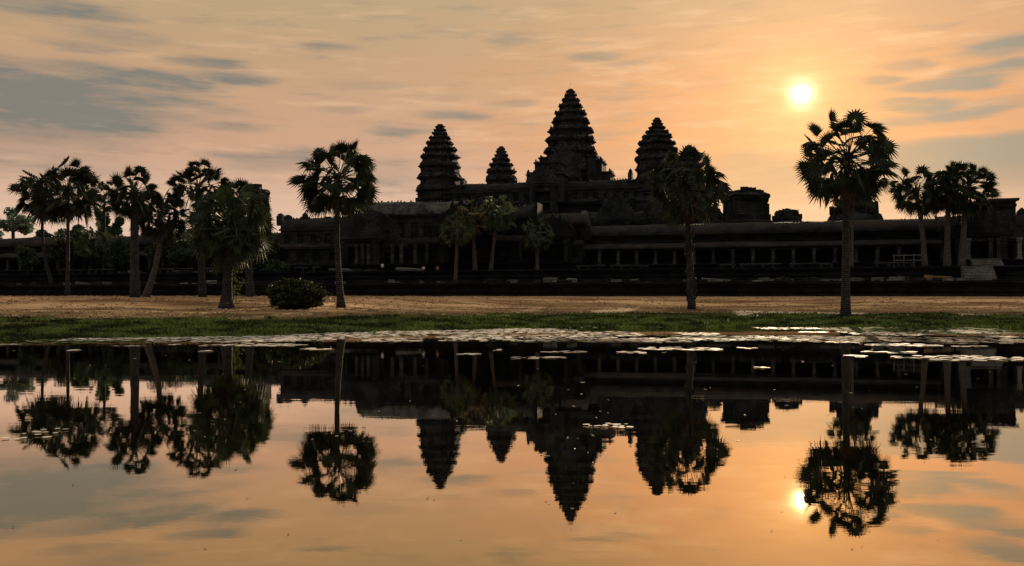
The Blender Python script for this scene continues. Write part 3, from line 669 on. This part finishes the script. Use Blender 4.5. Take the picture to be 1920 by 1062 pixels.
# fallen blocks on the ledges
rng = random.Random(77); blk = []
for i in range(8):
    mb = MB(); mb.box(-.5, .5, -.35, .35, 0, .45); o = mb.build('stone_block', M_pale if i % 2 else M_stone, None, jit=.12, jf=1.7 + i * .3); blk.append(o)
cnt = 0
spots = []
for i in range(120):
    px = rng.uniform(20, 1900) if i < 60 else rng.choice([rng.gauss(1480, 60), rng.gauss(800, 60), rng.gauss(1120, 60), rng.gauss(1620, 80)])
    spots.append((px, rng.uniform(-117, -109.2), 4.98))
for i in range(30): spots.append((rng.choice([rng.uniform(340, 500), rng.uniform(520, 780), rng.uniform(200, 340)]), rng.uniform(-107, -103), 7.43))
for i, (px, d, z) in enumerate(spots):
    o = blk[i] if i < 8 else blk[rng.randrange(8)].copy()
    if i >= 8: COL.objects.link(o)
    o.location = L(T(px, d), d, z); k = rng.uniform(.5, 1.5); o.scale = (k * rng.uniform(.8, 1.8), k, k * rng.uniform(.6, 1.3)); o.rotation_euler = (rng.uniform(-.1, .1), rng.uniform(-.08, .08), rng.uniform(-.5, .3))
    if z < 6: tag(o, 'weathered fallen stone block lying on the lower terrace ledge', 'stone block', 'fallen blocks on the lower ledge')
    else: tag(o, 'weathered fallen stone block lying on the upper terrace left of the small palms', 'stone block', 'fallen blocks on the upper terrace')
for px, py, d, sx_, sz_, m_, lb in ((1758, 518, -111, 1.9, .9, M_ochre, 'ochre tilted slab of stone lying on the lower ledge'), (668, 492, -105, 5.5, .35, M_pale, 'long pale slab lying flat in front of the big gable'), (768, 501, -107.0, 2.6, .5, M_pale, 'short pale slab on the terrace edge left of the small palms'),
                         (1342, 516, -112, 2.4, .5, M_pale, 'pale slab on the ledge right of the middle palm trunk'), (372, 488, -104, 6, .3, M_pale, 'long pale beam lying behind the left palm trunks')):
    x = T(px, d); z = 4.98 if d < -108.5 else 7.45; mb = MB(); mb.box(-sx_, sx_, -.6, .6, 0, sz_)
    o = mb.build('stone_slab', m_, None, jit=.12, jf=.9); o.location = L(x, d, z); o.rotation_euler = (.05, .06, -TH); tag(o, lb, 'stone slab')
# timber rail
x = T(1706, -105); root = troot('timber_railing', x, -105, 7.45, 'small grey timber railing on the terrace between the right palms', 'railing')
for q in range(4): mb = MB(); mb.box(x - 2.4 + q * 1.5 - .07, x - 2.4 + q * 1.5 + .07, -105.07, -104.93, 7.45, 9.6); mb.build('post', M_wood, root, (x, -105, 7.45))
mb = MB(); mb.box(x - 2.6, x + 2.3, -105.12, -105.073, 9.3, 9.45); mb.box(x - 2.6, x + 2.3, -105.12, -105.073, 8.5, 8.62); mb.build('rail', M_wood, root, (x, -105, 7.45))

# ------------------------------------------------------------------ palms
def frond(mb, base, dirn, plen, brad, rng, nseg=24, span=250, droop=.25):
    """fan leaf: curved stalk then a pleated, split fan"""
    d = dirn.normalized(); up = Vector((0, 0, 1))
    p = Vector(base); pts = [p.copy()]; dd = d.copy()
    for i in range(3): dd = (dd + Vector((0, 0, -droop * .16))).normalized(); p = p + dd * plen / 3; pts.append(p.copy())
    mb.tube(pts, [.07, .05, .04, .03], 3, False)
    side = dd.cross(up)
    if side.length < .05: side = Vector((1, 0, 0))
    side.normalize(); nrm = side.cross(dd).normalized()
    q = Matrix.Rotation(rng.uniform(-1.5, 1.5), 3, dd); side = q @ side; nrm = q @ nrm
    tilt = Matrix.Rotation(rng.uniform(-.6, .5), 3, side); ax = tilt @ dd; nrm = tilt @ nrm
    cup = rng.uniform(-.15, .7); dr = rng.uniform(.0, .38) * brad
    for i in range(nseg):
        a_ = R(-span / 2 + span * i / (nseg - 1)); da = R(span / (nseg - 1)) * .56
        def P_(ang, r, lift): 
            v = ax * math.cos(ang) + side * math.sin(ang); return p + v * r + nrm * (lift + cup * r * .35) - Vector((0, 0, 1)) * dr * (r / brad) ** 2
        rl = brad * (1 - .28 * abs(a_ / R(span / 2)) ** 2) * rng.uniform(.82, 1.06)
        tip = P_(a_ + rng.uniform(-.03, .03), rl, 0) + Vector((0, 0, -dr * rng.uniform(.0, .5)))
        mb.add([p, P_(a_ - da, rl * .5, -.02 * brad), P_(a_, rl * .56, .05 * brad), P_(a_ + da, rl * .5, -.02 * brad), tip], [(0, 1, 2), (0, 2, 3), (1, 4, 2), (2, 4, 3)])
def palm(base, apex, r, label, seed, nl=38, m=None, bark=None, tr=.28, lean=0, dead=6, flare=1.5, group='fan palms', nseg=22, squash=1.0, emin=-62, gnarl=0, fruit=False, extra=None, fr=.345):
    rng = random.Random(seed); m = m or M_frond; bark = bark or M_bark; base = Vector(base); apex = Vector(apex)
    root = empty('fan_palm', base, 0, label, 'palm tree', group); rel = apex - base
    n_ = 16; pts = []; rads = []
    for i in range(n_ + 1):
        t = i / n_; bend = math.sin(t * math.pi) * lean
        pts.append(Vector((rel.x * t + bend, rel.y * t, rel.z * t - (.3 if i == 0 else 0)))); rr = tr * (1 + (flare - 1) * math.exp(-t * 14)) * (1 - .32 * t)
        if gnarl and t < .62: rr *= 1 + gnarl * (.55 + .5 * abs(noise.noise(Vector((t * 14, seed, 0)))))
        rads.append(rr)
    mb = MB(); mb.tube(pts, rads, 12); mb.build('trunk', bark, root, (0, 0, 0), jit=.05, jf=1.8, smooth=True)
    if gnarl:
        for i in range(60):
            mb = MB()
            t = rng.uniform(.05, .6); a_ = rng.uniform(0, 6.28); c_ = rel * t; rr = tr * (1.45 + gnarl); w_ = rng.uniform(.10, .24)
            mb.obox((c_.x + math.cos(a_) * rr * .8, c_.y + math.sin(a_) * rr * .8, c_.z), w_, w_, w_ * 2.2, Matrix.Rotation(a_, 3, 'Z') @ Matrix.Rotation(.5, 3, 'Y'))
            mb.build('frond_stub', bark, root)
    mb = MB()
    nl = int(nl * 1.12)
    for i in range(nl):
        u = (i + .5) / nl; el = math.asin(math.sin(R(80)) - (math.sin(R(80)) - math.sin(R(emin))) * u ** .92); az = i * 2.39996 + rng.uniform(-.4, .4)
        q = rng.choice((rng.uniform(.66, .8), rng.uniform(.84, 1.0), rng.uniform(.9, 1.04))); dv_ = Vector((math.cos(az) * math.cos(el), math.sin(az) * math.cos(el), math.sin(el) * squash))
        pl = r * (1 - fr) * q * dv_.length; b0 = rel + Vector((0, 0, rng.uniform(-.9, .1) * r * .2))
        frond(mb, b0, dv_, pl, r * fr * rng.uniform(.72, 1.12), rng, rng.choice((nseg - 6, nseg - 2, nseg + 2)), rng.uniform(170, 290), rng.choice((.15, .3, .5)))
    if extra:
        for (dx, dz, ln) in extra:
            frond(mb, rel, Vector((dx, rng.uniform(-.3, .3), dz)), ln * r * .62, r * .40, rng, nseg, 240, .3)
    mb.build('crown', m, root)
    if dead:
        mb = MB()
        for i in range(dead):
            az = rng.uniform(0, 6.28); el = R(rng.uniform(-88, -58)); frond(mb, rel + Vector((0, 0, -.5)), Vector((math.cos(az) * math.cos(el), math.sin(az) * math.cos(el), math.sin(el))), r * .38, r * .36, rng, 12, 130, .2)
        mb.build('dead_fronds', M_dead, root)
    if fruit:
        mb = MB()
        for i in range(10):
            az = rng.uniform(0, 6.28); c_ = rel + Vector((math.cos(az) * .5, math.sin(az) * .5, rng.uniform(-1.3, -.6))); mb.tube([c_ + Vector((0, 0, .16)), c_ + Vector((0, 0, .1)), c_, c_ - Vector((0, 0, .1)), c_ - Vector((0, 0, .15))], [.02, .12, .16, .12, .02], 8)
        mb.build('fruit_cluster', M_frondy, root)
    return root
def at(px, py, y): return Vector(((px - CX) / F * y, y, CH + (HY - py) / F * y))
def lawnpalm(bpx, bpy_, apx, apy, rpx, label, seed, **k):
    b_ = onground(bpx, bpy_); return palm(b_, at(apx, apy, b_.y + k.pop('dy', 0)), rpx / F * b_.y, label, seed, **k)
G1 = 'fan palms on the lawn'; G2 = 'fan palms growing on the terrace'
def onT(px, d, z=7.42): s = T(px, d); return L(s, d, z)
def terrpalm(bpx, d, apx, apy, rpx, label, seed, z=7.42, **k):
    b_ = onT(bpx, d, z); return palm(b_, at(apx, apy, b_.y), rpx / F * b_.y, label, seed, group=G2, **k)
lawnpalm(640, 577, 634, 330, 90, 'lone palm with a round crown left of the temple towers', 141, nl=62, tr=0.31, lean=-.25, group=G1, flare=1.9, extra=[(-1.2, -.02, 1.15)], dead=5)
lawnpalm(1297, 580, 1287, 341, 92, 'palm with a knobbly lower trunk in front of the right towers', 152, fr=.31, nl=70, tr=0.34, gnarl=.32, group=G1, dead=9, flare=1.3)
lawnpalm(1585, 596, 1588, 290, 106, 'tallest palm, standing nearest the water below the rising sun', 153, fr=.33, nl=74, tr=0.4, group=G1, dead=10, flare=1.5, fruit=True, squash=1.08)
lawnpalm(424, 579, 433, 416, 92, 'bushy low palm with a dense green crown and forked mossy base', 104, nl=130, tr=0.5, m=M_frondm, group=G1, dead=14, flare=1.9, emin=-75, nseg=22, squash=.95)
lawnpalm(380, 557, 371, 346, 68, 'palm with a flat rounded crown behind the bushy low palm', 105, nl=46, tr=0.4, group=G1, dead=4, emin=-40)
lawnpalm(470, 557, 458, 378, 60, 'palm mostly hidden behind the bushy low palm', 106, nl=60, tr=.45, group=G1, dead=6)
lawnpalm(253, 558, 252, 358, 60, 'thick trunked palm third from the left edge', 107, nl=46, tr=0.52, group=G1, dead=8, flare=1.2)
lawnpalm(273, 557, 300, 400, 62, 'palm whose pale trunk leans right beside the thick trunked palm', 108, nl=58, tr=0.36, bark=M_barkp, lean=.6, group=G1, dead=8)
lawnpalm(126, 555, 128, 352, 78, 'tall palm with a broad crown near the left edge', 109, nl=66, tr=0.33, group=G1, dead=8, flare=1.6)
terrpalm(98, -110, 84, 362, 66, 'leftmost palm, slim and slightly bent, growing behind the wall', 110, z=4.98, nl=54, tr=0.34, lean=-1.2, dead=5)
terrpalm(195, -104, 196, 368, 40, 'small crowned palm between the two left palm groups', 119, nl=36, tr=.32, dead=3)
terrpalm(1597, -106, 1600, 352, 52, 'slim pale palm just behind the tallest palm trunk', 111, nl=40, tr=0.28, bark=M_barkp, dead=6)
terrpalm(1734, -105, 1716, 352, 58, 'slim palm leaning left, left of the paired palms on the right', 112, nl=50, tr=0.42, bark=M_barkp, lean=.3, dead=5)
terrpalm(1776, -105, 1778, 350, 56, 'left one of the two straight paired palms on the right', 113, nl=56, tr=0.5, bark=M_barkp, dead=7)
terrpalm(1803, -105, 1812, 350, 66, 'right one of the two straight paired palms, with the broader crown', 114, nl=64, tr=0.5, bark=M_barkp, dead=7, fruit=True)
terrpalm(854, -110.5, 858, 424, 42, 'small palm with the lowest crown, leftmost of the small green palms', 115, z=4.98, nl=36, tr=.36, m=M_frondg, bark=M_barkp, dead=5, nseg=18, emin=-75)
terrpalm(891, -106, 886, 405, 46, 'small palm with yellowing fronds in front of the left tower', 116, nl=40, tr=.40, m=M_frondy, bark=M_barkp, dead=6, nseg=18, emin=-75)
terrpalm(920, -105, 932, 398, 46, 'small dark green palm behind the yellowing one', 117, nl=46, tr=.38, m=M_frondg, bark=M_barkp, dead=6, nseg=18, emin=-75)
terrpalm(1007, -104, 1008, 436, 40, 'small round palm standing apart below the tallest tower', 118, nl=46, tr=.38, m=M_frondg, bark=M_barkp, dead=6, nseg=18, emin=-75)
terrpalm(168, -104, 176, 448, 44, 'short round green palm between the left palm trunks', 120, nl=50, tr=.4, m=M_frondg, dead=6, nseg=18, emin=-75)

# ------------------------------------------------------------------ broadleaf trees and bushes
def crownmesh(mb, c, rx, ry, rz, n_, rng, ls, clumps=14, hollow=.35):
    cl = []
    for i in range(clumps):
        v = Vector((rng.gauss(0, 1), rng.gauss(0, 1), rng.gauss(0, 1))).normalized() * rng.uniform(.35, .85); cl.append((Vector((v.x * rx, v.y * ry, v.z * rz)), rng.uniform(.22, .42)))
    for i in range(n_):
        cc, cr = cl[rng.randrange(clumps)]; v = Vector((rng.gauss(0, 1), rng.gauss(0, 1), rng.gauss(0, 1))).normalized() * (rng.uniform(.3, 1) ** .5)
        p = Vector(c) + cc + Vector((v.x * rx * cr, v.y * ry * cr, v.z * rz * cr))
        a1 = Vector((rng.gauss(0, 1), rng.gauss(0, 1), rng.gauss(0, .6))).normalized(); a2 = a1.cross(Vector((rng.gauss(0, 1), rng.gauss(0, 1), rng.gauss(0, 1)))).normalized()
        l1 = ls * rng.uniform(.6, 1.3); l2 = l1 * .45; mb.add([p - a1 * l1, p - a2 * l2, p + a1 * l1, p + a2 * l2], [(0, 1, 2, 3)])
    return cl
def tree(base, h, rx, rz, label, seed, m=None, n_=2600, ls=.35, clumps=14, group=None, name='broadleaf_tree'):
    rng = random.Random(seed); root = empty(name, base, 0, label, 'tree', group); c = Vector((0, 0, h - rz))
    mb = MB(); cl = crownmesh(mb, c, rx, rx * .8, rz, n_, rng, ls, clumps); mb.build('crown', m or M_leaf, root)
    mb = MB(); mb.tube([(0, 0, -.3), (.1, 0, h * .3), (-.1, 0, c.z - rz * .4)], [h * .035, h * .025, h * .018], 8)
    for cc, cr in cl: mb.tube([(-.1, 0, c.z - rz * .5), c + cc * .5 + Vector((0, 0, -rz * .1)), c + cc], [h * .012, h * .008, h * .004], 5, False)
    mb.build('trunk', M_bark, root)
G3 = 'broadleaf trees behind the temple'
def bt(px, py, y, rxpx, rzpx, label, seed, **k):
    p = at(px, py, y); g = 2.6; k.setdefault('group', G3); tree((p.x, y, g), p.z - g, rxpx / F * y, rzpx / F * y, label, seed, **k)
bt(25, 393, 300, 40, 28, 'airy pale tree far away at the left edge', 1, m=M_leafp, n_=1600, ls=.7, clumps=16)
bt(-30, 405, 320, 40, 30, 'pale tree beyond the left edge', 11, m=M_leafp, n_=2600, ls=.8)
bt(95, 415, 240, 40, 28, 'dark green tree behind the leftmost palms', 2, n_=3600, ls=.6, m=M_leaf)
bt(205, 388, 250, 32, 40, 'green tree rising between the left palm groups', 3, n_=3800, ls=.6)
bt(152, 418, 235, 38, 30, 'round green tree behind the short round palm', 4, n_=3600, ls=.6)
bt(310, 430, 235, 50, 30, 'dark tree behind the palms left of the bushy low palm', 5, n_=3600, ls=.6)
bt(420, 420, 230, 60, 34, 'wide dark tree behind the bushy low palm', 6, n_=4200, ls=.6)
bt(1917, 383, 175, 14, 26, 'green tree cut by the right edge above the pavilion', 7, n_=2600, ls=.35)
bt(1960, 395, 190, 30, 30, 'tree just beyond the right edge', 8, n_=2000, ls=.5)
G4 = 'shrubby trees on the terrace among the left palms'
for px, top, rx, lb, sd in ((52, 462, 20, 'small dark shrubby tree right of the far left edge on the terrace', 31), (112, 440, 26, 'dark shrubby tree between the two tall palms near the left edge', 32), (228, 446, 24, 'dark shrubby tree just left of the thick trunked palm', 33),
                          (318, 428, 34, 'broad dark tree on the terrace right of the leaning pale trunk', 34), (352, 446, 26, 'dark shrubby tree on the terrace left of the bushy low palm', 35), (488, 452, 26, 'dark shrubby tree on the terrace right behind the bushy low palm', 36)):
    b_ = onT(px, -104); h_ = CH + (HY - top) / F * b_.y - 7.42; tree(b_, h_ * 1.1, rx * 1.35 / F * b_.y, h_ * .5, lb, sd, m=M_leaf if sd % 2 else M_bush, n_=3600, ls=.26, clumps=18, group=G4)
# far tree line hiding the horizon
mb = MB(); rng = random.Random(55)
for i in range(16000):
    x = rng.uniform(-420, 480); y = 560 + rng.uniform(-25, 25); top = 13 + 5 * noise.noise(Vector((x * .03, 0, 0))) + 4 * noise.noise(Vector((x * .11, 4, 0)))
    p = Vector((x, y, 2.4 + top * rng.random() ** .6)); a1 = Vector((rng.gauss(0, 1), rng.gauss(0, 1), rng.gauss(0, 1))).normalized(); a2 = a1.cross(Vector((rng.gauss(0, 1), 1, rng.gauss(0, 1)))).normalized(); l1 = rng.uniform(1, 2.3)
    mb.add([p - a1 * l1, p - a2 * l1 * .6, p + a1 * l1, p + a2 * l1 * .6], [(0, 1, 2, 3)])
tag(mb.build('distant_forest', M_leaf), 'far wood behind the temple grounds', 'forest', kind='stuff')
def bush(base, rx, rz, label, seed, m, n_=3200, ls=.14):
    rng = random.Random(seed); root = empty('bush', base, 0, label, 'bush'); mb = MB()
    crownmesh(mb, (0, 0, rz * .8), rx, rx * .8, rz * 1.0, n_, rng, ls, 26); crownmesh(mb, (0, 0, rz * .45), rx * .95, rx * .7, rz * .5, n_ // 2, rng, ls, 20); crownmesh(mb, (rx * .1, 0, rz * 1.05), rx * 1.05, rx * .8, rz * .95, n_ // 9, rng, ls, 60); crownmesh(mb, (-rx * .45, 0, rz * .8), rx * .5, rx * .5, rz * 1.05, n_ // 8, rng, ls, 30); mb.build('foliage', m, root)
    mb = MB()
    for i in range(9): a_ = rng.uniform(0, 6.28); q = rng.uniform(.3, .8) * rx; mb.tube([(0, 0, -.1), (math.cos(a_) * q * .5, math.sin(a_) * q * .5, rz * .5), (math.cos(a_) * q, math.sin(a_) * q, rz * 1.1)], [.06, .04, .02], 5, False)
    mb.build('stems', M_bark, root)
b_ = onground(553, 580); bush(b_, 58 / F * b_.y, 29 / F * b_.y, 'dark rounded bush on the lawn left of the lone palm', 1, M_bush, 11000, .17)
p = onT(515, -104); bush(p, 3.2, 1.5, 'green bush on the terrace right of the bushy low palm', 2, M_leaf, 2600, .2)
# vine climbing the bushy palm
b_ = onground(424, 579); rng = random.Random(12); root = empty('climbing_vine', b_ + Vector((.5, -.3, 0)), 0, 'yellow green vine leaves on the trunk of the bushy low palm', 'plant'); mb = MB()
for i in range(90):
    t = rng.random(); p = Vector((rng.gauss(.65, .3) + t * .5 * (rng.random() < .3), rng.gauss(-.45, .2), .4 + t * 3.4)); a1 = Vector((rng.gauss(0, 1), rng.gauss(0, .5), rng.gauss(0, 1))).normalized(); a2 = a1.cross(Vector((0, 1, .2))).normalized(); l1 = rng.uniform(.06, .15)
    mb.add([p - a1 * l1, p - a2 * l1 * .7, p + a1 * l1, p + a2 * l1 * .7], [(0, 1, 2, 3)])
mb.build('leaves', M_vine, root); mb = MB(); mb.tube([(.2, -.3, 0), (.5, -.5, 1.2), (.3, -.4, 2.4), (.6, -.4, 3.8)], [.03, .03, .02, .01], 5); mb.build('stem', M_bark, root)

# ------------------------------------------------------------------ grass
def grass(name, n_, seed, m, cond, hmin, hmax, label, w_=.02):
    rng = random.Random(seed); mb = MB(); k = 0; tries = 0
    while k < n_ and tries < n_ * 8:
        tries += 1; y = 46 + 80 * rng.random() ** 1.3; x = rng.uniform(-.63, .63) * y; z = gz(x, y)
        if not cond(x, y, z, rng): continue
        k += 1
        for q in range(4):
            a_ = rng.uniform(0, 6.28); h_ = rng.uniform(hmin, hmax); dx, dy = math.cos(a_) * .05, math.sin(a_) * .05; wx, wy = rng.uniform(.6, 1.4) * w_ * 2, rng.uniform(-1, 1) * w_
            bx, by = x + rng.gauss(0, .06), y + rng.gauss(0, .06)
            mb.add([(bx - wx, by - wy, z - .02), (bx + wx, by + wy, z - .02), (bx + dx * 3 + rng.gauss(0, .05), by + dy * 3, z + h_)], [(0, 1, 2)])
    tag(mb.build(name, m), label, 'grass', kind='stuff')
def cg(x, y, z, rng): return -.02 < z < .74 + .3 * noise.noise(Vector((x * .2, y * .2, 1)))
def cdry(x, y, z, rng): return z > .7 and noise.noise(Vector((x * .25, y * .25, 2))) > -.15 and (z < 2.45 or rng.random() < .3)
grass('green_grass', 19000, 1, M_grassg, cg, .06, .26, 'fresh green grass along the water edge', .03)
grass('dry_grass', 6500, 2, M_grassd, cdry, .03, .13, 'dry straw coloured grass on the lawn', .03)

# ------------------------------------------------------------------ floating mats
def onwater(px, py): y = CH * F / (py - HY); return (px - CX) / F * y, y
def matobj(px0, px1, py0, py1, label, seed, m, dens=5.0, size=.17, group='floating mats of pads near the far bank'):
    rng = random.Random(seed); xa, yb = onwater((px0 + px1) / 2, py0); xc, ya = onwater((px0 + px1) / 2, py1)
    cx, cy = (xa + xc) / 2, (ya + yb) / 2; hx = (px1 - px0) / 2 / F * cy; hy = max((yb - ya) / 2, .3)
    n_ = int(min(2600, 4 * hx * hy * dens)) + 6; mb = MB()
    for i in range(n_):
        u, v = rng.uniform(-1, 1), rng.uniform(-1, 1)
        q = noise.noise(Vector(((cx + u * hx) * .35, (cy + v * hy) * 1.3, seed * .3))) * .9 + noise.noise(Vector(((cx + u * hx) * 1.5, (cy + v * hy) * 3, seed))) * .4
        if abs(u) ** 2.2 + v * v > 1.0 + q * 1.5 or q < -.28: continue
        x, y = u * hx, v * hy
        if gz(cx + x, cy + y) > .012 or cy + y > shore(cx + x) + .8: continue
        r = size * rng.uniform(.5, 1.3); tx, ty = rng.gauss(0, .035), rng.gauss(0, .035); a0 = rng.uniform(0, 6.28); z = .012 + rng.random() * .02
        pts = [(x + r * math.cos(a0 + j * .785) * 1.2, y + r * math.sin(a0 + j * .785), z + tx * r * math.cos(a0 + j * .785) + ty * r * math.sin(a0 + j * .785)) for j in range(8)]
        mb.add(pts, [tuple(range(8))])
    if len(mb.f) < 1: return
    o = mb.build('lily_pad_mat', m); o.location = (cx, cy, 0); tag(o, label, 'floating plants', group)
LM = 'flat pale mat of floating pads on the dark water near the far bank'
mats = [(0, 45, 645, 648), (105, 330, 634, 640), (200, 420, 631, 637), (300, 600, 629, 643), (380, 580, 645, 650), (555, 622, 654, 657), (218, 272, 648, 650), (318, 330, 646, 648),
 (480, 700, 624, 640), (600, 820, 618, 632), (680, 800, 634, 642), (760, 960, 614, 628), (820, 980, 628, 640), (900, 1080, 616, 626), (960, 1150, 628, 638), (960, 1040, 638, 642), (1080, 1200, 622, 632),
 (1015, 1108, 659, 662), (955, 1062, 670, 676), (1165, 1226, 660, 663), (1190, 1350, 652, 658), (1388, 1414, 651, 655), (1426, 1442, 658, 661), (1180, 1340, 634, 640), (1420, 1540, 614, 618), (1500, 1590, 622, 625), (1270, 1350, 624, 630),
 (1280, 1400, 634, 639), (1380, 1480, 631, 636), (1550, 1600, 641, 644), (1600, 1740, 624, 630), (1620, 1760, 645, 650), (1622, 1722, 660, 663), (1686, 1925, 668, 678), (1590, 1620, 667, 670), (1780, 1850, 648, 651), (1850, 1925, 630, 634), (1750, 1860, 620, 627), (1460, 1530, 637, 640), (860, 900, 664, 666), (925, 940, 656, 658),
 (125, 145, 657, 659), (376, 396, 658, 661)]
for i, (x0, x1, y0, y1) in enumerate(mats): matobj(x0, x1, y0, y1, LM, 300 + i, M_pad, 9.0)
LS = 'brownish scum and weed floating in the shallows along the far bank'
for i, (x0, x1, y0, y1) in enumerate([(30, 240, 637, 645), (560, 760, 612, 620), (1000, 1300, 636, 643), (1250, 1500, 630, 641), (1450, 1700, 630, 643), (1640, 1925, 632, 645), (1560, 1925, 614, 628)]):
    matobj(x0, x1, y0, y1, LS, 400 + i, M_padd if i % 3 else M_padg, 7.0, .2, 'scum along the bank')
matobj(1100, 1190, 796, 805, 'small pale mat drifting on the reflection of the tallest tower', 500, M_pad, 40, .05, None)
matobj(18, 112, 806, 826, 'loose pale mat drifting on the reflection of the leftmost palms', 501, M_pad, 14, .06, None)
matobj(1412, 1438, 687, 691, 'tiny pale mat on the dark reflection below the rising sun', 502, M_pad, 30, .08, None)
# single floating leaves
rng = random.Random(91); me = None
for i in range(120):
    px = rng.uniform(10, 1910); py = rng.uniform(655, 830) if i < 95 else rng.uniform(830, 1040)
    if 25 < i < 45: px = rng.uniform(1010, 1130); py = rng.uniform(700, 960)
    x, y = onwater(px, py)
    if me is None:
        mb = MB(); k = 9
        mb.add([(math.cos(j * 6.283 / k), .55 * math.sin(j * 6.283 / k) * (1 - .25 * math.cos(j * 6.283 / k)), .06 * math.cos(j * 1.396)) for j in range(k)], [tuple(range(k))]); o = mb.build('floating_leaf', M_pad); me = o.data; me2 = me.copy(); me2.materials[0] = M_leafd
    else: o = bpy.data.objects.new('floating_leaf', me if i < 95 else me2); COL.objects.link(o)
    k = rng.uniform(.0008, .0019) * y; o.scale = (k * rng.uniform(1, 1.8), k, k); o.location = (x, y, .008); o.rotation_euler = (rng.uniform(-.05, .05), rng.uniform(-.05, .05), rng.uniform(0, 3))
    if i < 95: tag(o, 'tiny pale leaf floating on the dark reflection', 'leaf', 'pale floating leaves')
    else: tag(o, 'tiny dark leaf floating on the bright reflected sky', 'leaf', 'dark floating leaves')
# pebbles / litter on the bank
rng = random.Random(5)
for i in range(14):
    px, py = rng.uniform(20, 1900), rng.uniform(570, 606); p = onground(px, py); mb = MB(); r = rng.uniform(.07, .14)
    mb.tube([(0, 0, -.02), (0, 0, r * .3), (0, 0, r * .8), (0, 0, r)], [r * .8, r * 1.2, r * .8, r * .1], 7); o = mb.build('pale_stone', M_pale, jit=.03, jf=6 + i); o.location = p
    tag(o, 'small pale stone lying on the grassy bank', 'stone', 'small stones on the bank')

# ------------------------------------------------------------------ people, far off on the terrace
def person(loc, rz, pose, shirt, label, legsm=None):
    root = empty('person', loc, rz, label, 'person')
    st = pose == 'stand'
    hip = .92 if st else .48
    J = {'pelvis': (0, 0, hip), 'chest': (0, .02 if st else -.05, hip + .42), 'neck': (0, 0, hip + .56), 'head': (0, -.02, hip + .68), 'crown': (0, -.01, hip + .80)}
    for sg, n_ in ((-1, 'l'), (1, 'r')):
        J['sh' + n_] = (sg * .18, 0, hip + .49); J['el' + n_] = (sg * .27, -.05, hip + .22); J['wr' + n_] = (sg * (.26 if st else .16), -.14 if st else -.3, hip + (-.02 if st else .08)); J['ha' + n_] = (sg * (.26 if st else .1), -.18 if st else -.38, hip - (.12 if st else -.06))
        J['hp' + n_] = (sg * .09, 0, hip - .06)
        if st: J['kn' + n_] = (sg * .11, -.03, .48); J['an' + n_] = (sg * .12, 0, .08); J['to' + n_] = (sg * .14, -.16, .04)
        else: J['kn' + n_] = (sg * .13, -.44, .50); J['an' + n_] = (sg * .13, -.42, .08); J['to' + n_] = (sg * .14, -.58, .04)
    E_ = [('pelvis', 'chest'), ('chest', 'neck'), ('neck', 'head'), ('head', 'crown')]
    for n_ in 'lr': E_ += [('chest', 'sh' + n_), ('sh' + n_, 'el' + n_), ('el' + n_, 'wr' + n_), ('wr' + n_, 'ha' + n_), ('pelvis', 'hp' + n_), ('hp' + n_, 'kn' + n_), ('kn' + n_, 'an' + n_), ('an' + n_, 'to' + n_)]
    rad = {'pelvis': .14, 'chest': .16, 'neck': .055, 'head': .095, 'crown': .07, 'sh': .06, 'el': .042, 'wr': .03, 'ha': .035, 'hp': .09, 'kn': .058, 'an': .04, 'to': .035}
    ks = list(J); me = bpy.data.meshes.new('body'); me.from_pydata([J[k] for k in ks], [(ks.index(a_), ks.index(b_)) for a_, b_ in E_], [])
    me.materials.append(M_skin); ob = bpy.data.objects.new('body', me); COL.objects.link(ob); ob.parent = root
    md = ob.modifiers.new('s', 'SKIN'); ob.modifiers.new('u', 'SUBSURF').levels = 1
    for i, k in enumerate(ks):
        q = rad.get(k) or rad[k[:2]]; sv = me.skin_vertices[0].data[i]; sv.radius = (q, q); sv.use_root = (k == 'pelvis')
    mb = MB(); z = hip
    def ring(cx_, cy_, zz, a_, b_): return [(cx_ + a_ * math.cos(t), cy_ + b_ * math.sin(t), zz) for t in [6.2832 * i / 14 for i in range(14)]]
    mb.loft([ring(0, 0, z - .1, .19, .16), ring(0, 0, z + .1, .175, .15), ring(0, 0, z + .38, .2, .16), ring(0, 0, z + .5, .2, .13), ring(0, 0, z + .56, .09, .08)])
    for n_ in 'lr': mb.tube([J['sh' + n_], [(a_ * .35 + b_ * .65) for a_, b_ in zip(J['sh' + n_], J['el' + n_])]], [.085, .07], 9)
    mb.build('shirt', shirt, root, smooth=True)
    mb = MB()
    for n_ in 'lr': mb.tube([J['hp' + n_], J['kn' + n_], J['an' + n_]], [.115, .08, .065], 9)
    mb.build('trousers', legsm or M_blk, root, smooth=True)
    mb = MB(); h_ = Vector(J['head']) + Vector((0, .015, .045)); mb.loft([ring(h_.x, h_.y + .01, h_.z + dz, q, q) for dz, q in ((-.03, .098), (.03, .108), (.08, .09), (.115, .05), (.125, .01))]); mb.build('hair', M_blk, root, smooth=True)
p = L(T(794, -108.2), -108.1, 7.45 - .38); person(p, -TH, 'sit', M_white, 'person in a white shirt sitting on the terrace edge')
p = L(T(820, -108.2), -108.1, 7.45 - .38); person(p, -TH + .2, 'sit', M_redc, 'person in a red top sitting on the terrace edge')
p = L(T(717, -104), -104, 7.42); person(p, -TH + .5, 'stand', M_white, 'person in a white shirt standing by the big gable')
